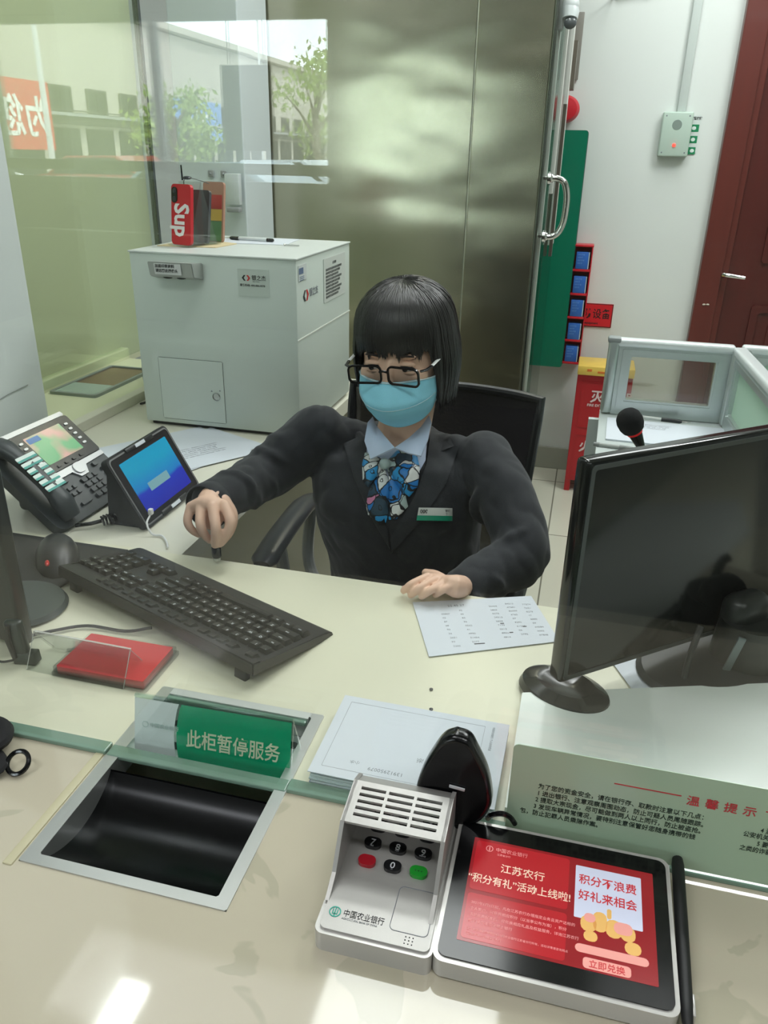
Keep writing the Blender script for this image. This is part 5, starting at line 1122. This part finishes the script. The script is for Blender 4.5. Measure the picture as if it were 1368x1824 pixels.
# --- face mask
def mk(u, v):
    """u -1..1 ear to ear, v 0 top..1 chin; head coordinates"""
    zt = -.018-.008*abs(u)**1.5; zb = -.118+.040*abs(u)**1.8; z = zt+(zb-zt)*v
    yc = -.104-.022*math.sin(min(1, v*1.55)*PI*.72)+(.040*max(0, v-.55)**1.2/.38 if v > .55 else 0)
    half = .0770-.012*v**2
    ys = -.022-.012*v
    s = abs(u)**1.75
    y = yc*(1-s)+ys*s-.010*math.exp(-(u/.22)**2)*math.exp(-(v/.35)**2)*0.6
    x = half*math.sin(u*PI/2*.98)
    pl = .0022*math.sin(v*PI*6.5+.4*math.sin(u*5))*math.exp(-((v-.55)/.28)**2)+.0025*math.exp(-((abs(u)-.75)/.12)**2)*math.sin(v*9+u*3)
    return Vector((x, y-pl-.0012*noise.noise(Vector((u*4, v*5, 0))), z))
g = G(); nu, nv = 36, 34
g.add([mk(-1+2*i/nu, j/nv) for j in range(nv+1) for i in range(nu+1)], [(j*(nu+1)+i, (j+1)*(nu+1)+i, (j+1)*(nu+1)+i+1, j*(nu+1)+i+1) for j in range(nv) for i in range(nu)])
bmesh.ops.recalc_face_normals(g.b, faces=g.b.faces); r_ = bmesh.ops.solidify(g.b, geom=list(g.b.faces), thickness=.0012)
bmesh.ops.transform(g.b, matrix=MH_, verts=g.b.verts); wl(g); fm = g.build('face_mask', mat('mask_blue', (156, 230, 255), .7, bump=.2, bscale=700), per, smooth=2)
g = G()
def mko(u, v, d=.0012): p = mk(u, v); return p+Vector((p.x*.3, -1, .0)).normalized()*d
g.tube([mko(-.97+1.94*i/24, .012) for i in range(25)], .0022, 6, flat=.5)
for s in (-1, 1): g.tube([mko(s*.95, .02+.96*i/12, .0006) for i in range(13)], .0020, 6, flat=.5)
g.tube([mko(-.85+1.7*i/24, .47, .0012) for i in range(25)], .0007, 4)
bmesh.ops.transform(g.b, matrix=MH_, verts=g.b.verts); wl(g); g.build('seam', mat('mask_pale', (200, 226, 236), .7), fm, smooth=2)
g = G()
for s in (-1, 1):
    g.tube(bez([mk(s*.96, .02), Vector((s*.0735, -.010, -.012)), Vector((s*.081, .016, .010)), Vector((s*.080, .030, -.012)), Vector((s*.074, .012, -.045)), mk(s*.96, .97)], 6), .0013, 6)
bmesh.ops.transform(g.b, matrix=MH_, verts=g.b.verts); wl(g); g.build('ear_loop', mat('loop_white', (226, 230, 232), .7), fm, smooth=2)
# --- glasses
gs = G()
for s in (-1, 1):
    Mr = Matrix.Translation((s*.0350, -.1165, -.0030)) @ Matrix.Rotation(s*-.12, 4, 'Z') @ Matrix.Rotation(PI/2+.06, 4, 'X')
    frame(gs, rrect(.0605, .0350, .010, 6), rrect(.0540, .0290, .0078, 6), -.0018, .0018, Mr)
gs.tube(bez([(-.0075, -.1172, .0035), (0, -.1190, .0058), (.0075, -.1172, .0035)], 4), .0022, 8)
for s in (-1, 1):
    gs.tube([(s*.0645, -.1118, .007), (s*.073, -.105, .0075), (s*.0765, -.085, .0070)], [.0032, .0034, .003], 8, flat=.6)
bmesh.ops.transform(gs.b, matrix=MH_, verts=gs.b.verts); wl(gs); gl_ = gs.build('glasses', mat('glasses_black', (16, 17, 20), .22), per, smooth=.6)
g = G()
for s in (-1, 1): g.tube([(s*.0765, -.085, .0070), (s*.0795, -.04, .006), (s*.0800, .005, .004), (s*.077, .03, -.012)], [.0034, .0032, .0024, .002], 8, flat=.5)
bmesh.ops.transform(g.b, matrix=MH_, verts=g.b.verts); wl(g); g.build('temple', mat('temple_white', (206, 208, 206), .3), gl_, smooth=1, label='white and black patterned side arms')
g = G()
for s in (-1, 1):
    Mr = Matrix.Translation((s*.0350, -.1163, -.0030)) @ Matrix.Rotation(s*-.12, 4, 'Z') @ Matrix.Rotation(PI/2+.06, 4, 'X')
    g.prism(rrect(.0540, .0290, .0075, 6), -.0003, .0003, Mr)
bmesh.ops.transform(g.b, matrix=MH_, verts=g.b.verts); wl(g); g.build('lens', glass_mat('spectacle_lens', (.97, .98, .98), .025), gl_, smooth=None)
# --- hair: bob with bangs
def zend(p):
    a = abs(math.degrees(p))
    k = min(1, max(0, (a-46)/14)); k = k*k*(3-2*k)
    return (.028-.006*(a/46 if a < 46 else 1))*(1-k)+(-.098-.012*min(1, max(0, (a-80)/60)))*k
def hp(p, t, off=0, ze=None):
    ze = zend(p) if ze is None else ze
    zq, zt = .045, .124; sx = math.sin(p); cy = -math.cos(p)
    ax = .0885+off; ay = (.103 if cy < 0 else .108)+off; c0 = .010
    if t < .5:
        th = t/.5*PI/2; r = math.sin(th)**.92; z = zq+(zt-zq+off)*math.cos(th)
    else:
        s = (t-.5)/.5; z = zq+(ze-zq)*s; dz = zq-z; r = 1+.07*math.sin(min(1, dz/.12)*PI)*(1 if abs(p) > .9 else .15)-(.55*max(0, dz-.10))
    return Vector((sx*ax*r, c0+cy*ay*r, z))
g = G(); NP, NT = 96, 26
vs = [hp(-PI+2*PI*i/NP, .02+.98*j/NT, -.001, zend(-PI+2*PI*i/NP)+(.012 if abs(-PI+2*PI*i/NP) < .86 else .006)) for j in range(NT+1) for i in range(NP)]+[hp(0, 0, -.001)]
fs = [(j*NP+i, j*NP+(i+1) % NP, (j+1)*NP+(i+1) % NP, (j+1)*NP+i) for j in range(NT) for i in range(NP)]+[(len(vs)-1, (i+1) % NP, i) for i in range(NP)]
g.add(vs, fs); bmesh.ops.recalc_face_normals(g.b, faces=g.b.faces); bmesh.ops.solidify(g.b, geom=list(g.b.faces), thickness=.005)
rd = random.Random(11)
part = -.35
for k in range(1500):
    p = rd.uniform(-PI, PI) if k > 620 else rd.uniform(-1.05, 1.05)
    fr = abs(p) < .84; ze = zend(p)+(rd.uniform(-.010, .008) if not fr else rd.uniform(-.008, .012)+.006*math.sin(p*19)+.004*math.sin(p*47))
    t0 = rd.uniform(.005, .22); off = rd.uniform(.0, .0035); sw = rd.uniform(-.07, .07); wd = rd.uniform(.0009, .0020); N = 12
    pts = []; rad = []
    for i in range(N+1):
        t = t0+(1-t0)*i/N; q = p+sw*(1-t)+.015*math.sin(t*9+k)*t
        pts.append(hp(q, t, off-.0008*t, ze)); rad.append(wd*min(1, .3+i*.35)*(1 if i < N-2 else (.7, .4, .08)[i-N+2]))
    g.tube(pts, rad, 4, flat=.5)
bmesh.ops.transform(g.b, matrix=MH_, verts=g.b.verts); wl(g)
g.build('hair', mat('hair_black', (20, 18, 19), .38, spec=.6), per, smooth=2, recalc=False)
# --- jacket, one continuous surface
g = G()
NR = 32
def ring(cx, cy, z, hw, hd, tw=0, e=2.4):
    out = []
    for k in range(NR):
        a = 2*PI*k/NR; c, s = math.cos(a), math.sin(a); x = hw*math.copysign(abs(c)**(2/e), c); y = hd*math.copysign(abs(s)**(2/e), s)
        out.append((cx+x*math.cos(tw)-y*math.sin(tw), cy+x*math.sin(tw)+y*math.cos(tw), z))
    return out
TW = .04
g.rings([ring(-.300, 1.49, .50, .180, .135, TW), ring(-.305, 1.475, .58, .165, .125, TW), ring(-.312, 1.450, .66, .160, .122, TW), ring(-.318, 1.430, .73, .168, .128, TW), ring(-.320, 1.420, .79, .172, .130, TW),
    ring(-.322, 1.420, .84, .170, .118, TW), ring(-.325, 1.425, .88, .152, .098, TW), ring(-.325, 1.450, .905, .100, .060, TW), ring(-.325, 1.465, .920, .06, .040, TW)])
limb(g, [S1+Vector((.012, .0, -.012)), ony(636, 762, 1.45)+Vector((0, 0, -.03)), NB+Vector((0, .055, -.045)), ony(792, 787, 1.45)+Vector((0, 0, -.03)), S2+Vector((-.012, 0, -.012))], [.050, .046, .040, .046, .050], 16)
for s in (-1, 1): g.ball((-.322+s*.072, 1.335, .795), (.062, .040, .055), 16)
limb(g, [S1, (S1+E1)/2+Vector((0, 0, -.002)), E1, (E1+W1)/2+Vector((0, -.0, .0)), W1+(W1-E1).normalized()*.004], [.058, .054, .050, .044, .041], 20, 6)
limb(g, [S2, (S2+E2)/2+Vector((.012, .0, .01)), E2, (E2+W2)/2+Vector((0, .0, -.004)), W2], [.058, .054, .053, .044, .036], 20, 6)
# folds
rd = random.Random(4)
def fold(A, B, r, k=3):
    for i in range(k):
        t = (i+.5)/k; c = A.lerp(B, t); d = (B-A).normalized(); u = d.orthogonal().normalized(); v = d.cross(u); a0 = rd.uniform(0, 6); R_ = r*(.99)
        pts = [c+(u*math.cos(a0+q*.35)+v*math.sin(a0+q*.35))*(R_-.004)+d*(q*.006) for q in range(7)]
        g.tube(pts, [.002, .006, .0085, .009, .0085, .006, .002], 8)
fold(S1.lerp(E1, .35), E1, .053, 3); fold(E1, W1, .046, 4); fold(S2, E2, .055, 4); fold(E2, W2, .044, 3)
wl(g); jm = remesh(g, .0045, 5, .5)
NRM = [v.normal.copy() for v in jm.vertices]
for v, nv_ in zip(jm.vertices, NRM):
    c = v.co; n_ = noise.noise(Vector((c.x*14, c.y*14, c.z*9)))*.0045+(abs(noise.noise(Vector((c.x*26+c.z*12, c.y*24, c.z*16-c.x*8))))-.2)*.0055
    v.co = c+nv_*n_
jacket = mesh_obj(jm, 'jacket', M_suit, per)
bmj = bmesh.new(); bmj.from_mesh(jm); bmesh.ops.translate(bmj, vec=PB, verts=bmj.verts); BJ = BVHTree.FromBMesh(bmj); bmj.free()
def inside(p, poly):
    c = False; j = len(poly)-1
    for i in range(len(poly)):
        if (poly[i][1] > p[1]) != (poly[j][1] > p[1]) and p[0] < (poly[j][0]-poly[i][0])*(p[1]-poly[i][1])/(poly[j][1]-poly[i][1])+poly[i][0]: c = not c
        j = i
    return c
def edge_d(p, poly):
    m = 1e9
    for i in range(len(poly)):
        a = Vector(poly[i-1]); b = Vector(poly[i]); q = Vector(p); ab = b-a; t = max(0, min(1, (q-a).dot(ab)/max(1e-9, ab.dot(ab)))); m = min(m, (q-a-ab*t).length)
    return m
def patch(name, poly, m, parent, off=.003, puff=0, th=.002, step=4, wav=0, ph=0, flatten=None):
    """cloth piece laid over the jacket front; outline given on the view, surface taken from the jacket"""
    P = []
    for i in range(len(poly)):
        a, b = Vector(poly[i]), Vector(poly[(i+1) % len(poly)]); k = max(1, int((b-a).length/step))
        P += [a.lerp(b, j/k) for j in range(k)]
    nb = len(P); bd = [tuple(q) for q in P]
    xs_ = [q[0] for q in bd]; ys_ = [q[1] for q in bd]; y = min(ys_)
    while y < max(ys_):
        x = min(xs_)
        while x < max(xs_):
            if inside((x, y), bd) and edge_d((x, y), bd) > step*.5: P.append(Vector((x, y)))
            x += step
        y += step
    r = delaunay_2d_cdt(P, [], [list(range(nb))], 1, 1e-4)
    vs = []
    for q in r[0]:
        d = ray(q.x, q.y); hit = BJ.ray_cast(CAM, d)
        if hit[0] is None or hit[0].y > 1.43:
            nn = BJ.find_nearest(ony(q.x, q.y, 1.375)); hit = (nn[0], nn[1])
        e = edge_d(q, bd); pf = puff*(1-math.exp(-e/9)) + (wav*math.sin(q.x*.35+q.y*.12+ph)*min(1, e/6) if wav else 0)
        vs.append(hit[0]-d*(off+pf))
    nv = len(vs); F = [tuple(f) for f in r[2]]; ec = {}
    for _ in range(2):                                  # light relaxing of the cloth
        nb_ = [set() for _ in vs]
        for f in F:
            for i in range(len(f)): nb_[f[i]].add(f[i-1]); nb_[f[i-1]].add(f[i])
        vs = [v if i < nb else v.lerp(sum((vs[k] for k in nb_[i]), Vector())/max(1, len(nb_[i])), .5) for i, v in enumerate(vs)]
    for f in F:
        for i in range(len(f)): ec[(f[i-1], f[i])] = 1
    back = [v+(v-CAM).normalized()*th for v in vs]
    g = G(); g.add([v-PB for v in vs+back], F+[tuple(i+nv for i in f[::-1]) for f in F]+[(i, j, j+nv, i+nv) for (i, j) in ec if (j, i) not in ec])
    return g.build(name, m, parent, smooth=1.2)
M_shirt = mat('shirt_blue', (196, 210, 234), .75, bump=.15, bscale=800)
patch('shirt_front', [(655, 790), (700, 800), (760, 790), (758, 820), (744, 845), (700, 860), (660, 845), (651, 810)], M_shirt, per, off=.001)
M_lap = mat('lapel_navy', (30, 34, 41), .75, bump=.2, bscale=900, sheen=.15)
patch('lapel', [(652, 778), (642, 768), (630, 770), (634, 780), (612, 790), (630, 850), (662, 925), (694, 978), (690, 945), (664, 880), (652, 810)], M_lap, jacket, off=.0065, puff=.002, th=.0055)
patch('lapel', [(766, 778), (780, 772), (800, 778), (797, 788), (816, 800), (795, 860), (752, 925), (698, 985), (694, 960), (738, 885), (760, 825)], M_lap, jacket, off=.0065, puff=.002, th=.0055)
# shirt collar: two leaves and a band round the neck
def leaf(pts, name='collar'):
    g = G(); v = [ony(*p)-PB for p in pts]; c = sum(v, Vector())/len(v)-Vector((0, .004, 0))
    g.add(v+[c], [(i, (i+1) % len(v), len(v)) for i in range(len(v))]); bmesh.ops.subdivide_edges(g.b, edges=list(g.b.edges), cuts=2, use_grid_fill=True)
    bmesh.ops.recalc_face_normals(g.b, faces=g.b.faces); bmesh.ops.solidify(g.b, geom=list(g.b.faces), thickness=.003); g.build(name, M_shirt, per, smooth=1.2)
leaf([(664, 742, 1.385), (655, 752, 1.36), (649, 785, 1.325), (660, 817, 1.302), (684, 806, 1.300), (703, 797, 1.312), (684, 775, 1.345), (670, 757, 1.372)])
leaf([(764, 740, 1.395), (768, 752, 1.37), (762, 782, 1.335), (750, 812, 1.305), (726, 806, 1.300), (703, 797, 1.312), (728, 780, 1.345), (750, 760, 1.378)])
# scarf
def scarf_mat():
    m = mat('scarf_print', (40, 130, 200), .4, sheen=.1); n = m.node_tree.nodes; L = m.node_tree.links; b = n['Principled BSDF']
    tc = n.new('ShaderNodeTexCoord'); nz = n.new('ShaderNodeTexNoise'); nz.inputs['Scale'].default_value = 30
    mxv = n.new('ShaderNodeMix'); mxv.data_type = 'VECTOR'; mxv.inputs[0].default_value = .02
    v = n.new('ShaderNodeTexVoronoi'); v.inputs['Scale'].default_value = 40
    e = n.new('ShaderNodeTexVoronoi'); e.feature = 'DISTANCE_TO_EDGE'; e.inputs['Scale'].default_value = 40
    L.new(tc.outputs['Object'], nz.inputs[0]); L.new(tc.outputs['Object'], mxv.inputs[4]); L.new(nz.outputs['Color'], mxv.inputs[5])
    L.new(mxv.outputs[1], v.inputs[0]); L.new(mxv.outputs[1], e.inputs[0])
    sp = n.new('ShaderNodeSeparateColor'); L.new(v.outputs['Color'], sp.inputs[0])
    r = n.new('ShaderNodeValToRGB'); r.color_ramp.interpolation = 'CONSTANT'; el = r.color_ramp.elements
    cs = [(0, (24, 120, 196)), (.26, (222, 226, 226)), (.48, (170, 190, 188)), (.62, (40, 70, 90)), (.70, (36, 150, 214)), (.90, (206, 130, 166)), (.93, (226, 228, 226))]
    el[0].color = srgb(*cs[0][1]); el[1].position = cs[1][0]; el[1].color = srgb(*cs[1][1])
    for p, c in cs[2:]: q = el.new(p); q.color = srgb(*c)
    L.new(sp.outputs[0], r.inputs[0])
    # ringed petals inside each cell
    ri = n.new('ShaderNodeMath'); ri.operation = 'MULTIPLY'; ri.inputs[1].default_value = 11; L.new(v.outputs['Distance'], ri.inputs[0])
    si = n.new('ShaderNodeMath'); si.operation = 'SINE'; L.new(ri.outputs[0], si.inputs[0])
    gt = n.new('ShaderNodeMath'); gt.operation = 'GREATER_THAN'; gt.inputs[1].default_value = .965; L.new(si.outputs[0], gt.inputs[0])
    lt = n.new('ShaderNodeMath'); lt.operation = 'LESS_THAN'; lt.inputs[1].default_value = .045; L.new(e.outputs['Distance'], lt.inputs[0])
    mxm = n.new('ShaderNodeMath'); mxm.operation = 'MAXIMUM'; L.new(gt.outputs[0], mxm.inputs[0]); L.new(lt.outputs[0], mxm.inputs[1])
    mx = n.new('ShaderNodeMix'); mx.data_type = 'RGBA'; mx.inputs[7].default_value = srgb(22, 24, 30)
    L.new(mxm.outputs[0], mx.inputs[0]); L.new(r.outputs[0], mx.inputs[6]); L.new(mx.outputs[2], b.inputs['Base Color']); return m
MS = scarf_mat()
sc = patch('scarf', [(684, 830), (672, 850), (656, 872), (650, 892), (655, 916), (683, 945), (692, 915), (694, 860)], MS, per, off=.006, puff=.010, wav=.0018)
patch('scarf_tail', [(690, 832), (694, 860), (692, 926), (706, 925), (727, 902), (722, 880), (702, 852)], MS, sc, off=.007, puff=.009, wav=.0018, ph=2)
patch('scarf_wing', [(682, 820), (668, 808), (650, 806), (645, 826), (646, 858), (656, 868), (668, 852), (680, 836)], MS, sc, off=.009, puff=.013, wav=.002, ph=1)
patch('scarf_wing', [(690, 820), (706, 803), (726, 796), (742, 806), (748, 834), (744, 868), (728, 886), (712, 872), (698, 846), (690, 834)], MS, sc, off=.009, puff=.015, wav=.0022, ph=3)
g = G(); kn = BJ.ray_cast(CAM, ray(685, 826))[0]-ray(685, 826)*.022; g.ball(kn-PB, (.010, .009, .011), 16); g.build('scarf_knot', mat('knot_mint', (170, 190, 188), .5, bump=.4, bscale=150), sc)
# badge
bd_ = patch('name_badge', [(746, 904), (806, 905), (806, 928), (742, 927)], mat('badge_white', (206, 208, 204), .3), per, off=.0125, th=.0015, step=6)
bd2 = patch('badge_green', [(743, 918), (806, 919), (806, 928), (742, 927)], mat('badge_green', (20, 150, 116), .3), bd_, off=.0135, th=.0005, step=6)
bt = BJ.ray_cast(CAM, ray(775, 915)); a_ = BJ.ray_cast(CAM, ray(748, 914))[0]; b_ = BJ.ray_cast(CAM, ray(803, 915))[0]; c_ = BJ.ray_cast(CAM, ray(803, 906))[0]
ux = (b_-a_).normalized(); uy = (c_-b_); uy = (uy-ux*uy.dot(ux)).normalized()
g = G(); o_b = a_-ray(748, 914)*.0168; g.text('0002', .0100, o_b-PB, ux, uy, .01, ext=.0001); g.text('中国农业银行', .0050, o_b+ux*.028+uy*.0035-PB, ux, uy, 0, ext=.0001); g.text('江苏省分行', .0050, o_b+ux*.028-uy*.0025-PB, ux, uy, 0, ext=.0001); g.build('badge_print', M_ink, bd_, smooth=None)
# cuffs
for W_, E_, r in ((W1+(W1-E1).normalized()*.032, E1, .0400), (W2+(W2-E2).normalized()*.020, E2, .0310)):
    d = (W_-E_).normalized(); u = d.orthogonal().normalized(); v = d.cross(u); rs = []
    for rr, s in ((r*.90, -.05), (r*1.03, -.02), (r*1.05, .0), (r*.98, .002), (r*.9, -.012), (r*.7, -.03)):
        rs.append([W_+d*s+(u*math.cos(2*PI*k/24)+v*math.sin(2*PI*k/24))*rr-PB for k in range(24)])
    g = G(); g.rings(rs, cap=False); g.build('cuff', M_suit, jacket, smooth=1.2)
# trousers and shoes
g = G()
for s in (-1, 1): limb(g, [(-.30+s*.08, 1.50, .54), (-.30+s*.10, 1.22, .54), (-.30+s*.10, 1.09, .52)], [.085, .072, .058], 18); limb(g, [(-.30+s*.10, 1.09, .52), (-.30+s*.10, 1.14, .28), (-.30+s*.10, 1.16, .10)], [.058, .052, .042], 18)
g.ball((-.30, 1.50, .56), (.17, .13, .10), 20); wl(g); mesh_obj(remesh(g, .008, 6), 'trousers', M_suit, per)
for s in (-1, 1):
    g = G(); g.rings([[(x*w_, y, max(0.002, z)) for x, z in [(math.cos(a), .035+hh*math.sin(a)) for a in [2*PI*k/16 for k in range(16)]]] for y, w_, hh in ((.05, .025, .03), (.03, .034, .05), (-.03, .036, .045), (-.10, .040, .033), (-.15, .034, .028), (-.175, .015, .02))]); g.build('shoe', M_black, per, loc=(s*.10, -.29, 0))
# hand stamp
t = thing('hand_stamp', 'small black capped stamp pinched in her hand over the desk edge', 'stamp', ony(386, 992, 1.100))
g = G(); g.tube([(0, 0, 0), (0, 0, .002), (0, 0, .018), (0, 0, .021)], [.0075, .0082, .0082, .0075], 18); g.build('cap', M_black, t)
g = G(); g.tube([(0, 0, .021), (0, 0, .024), (-.001, 0, .034)], [.0040, .0052, .0050], 14); g.build('red_grip', mat('stamp_red', (190, 70, 60), .4), t)
g = G(); g.tube([(0, 0, -.006), (0, 0, 0)], [.0062, .0066], 18); g.build('clear_foot', mat('clear_foot', (196, 196, 184), .2), t)
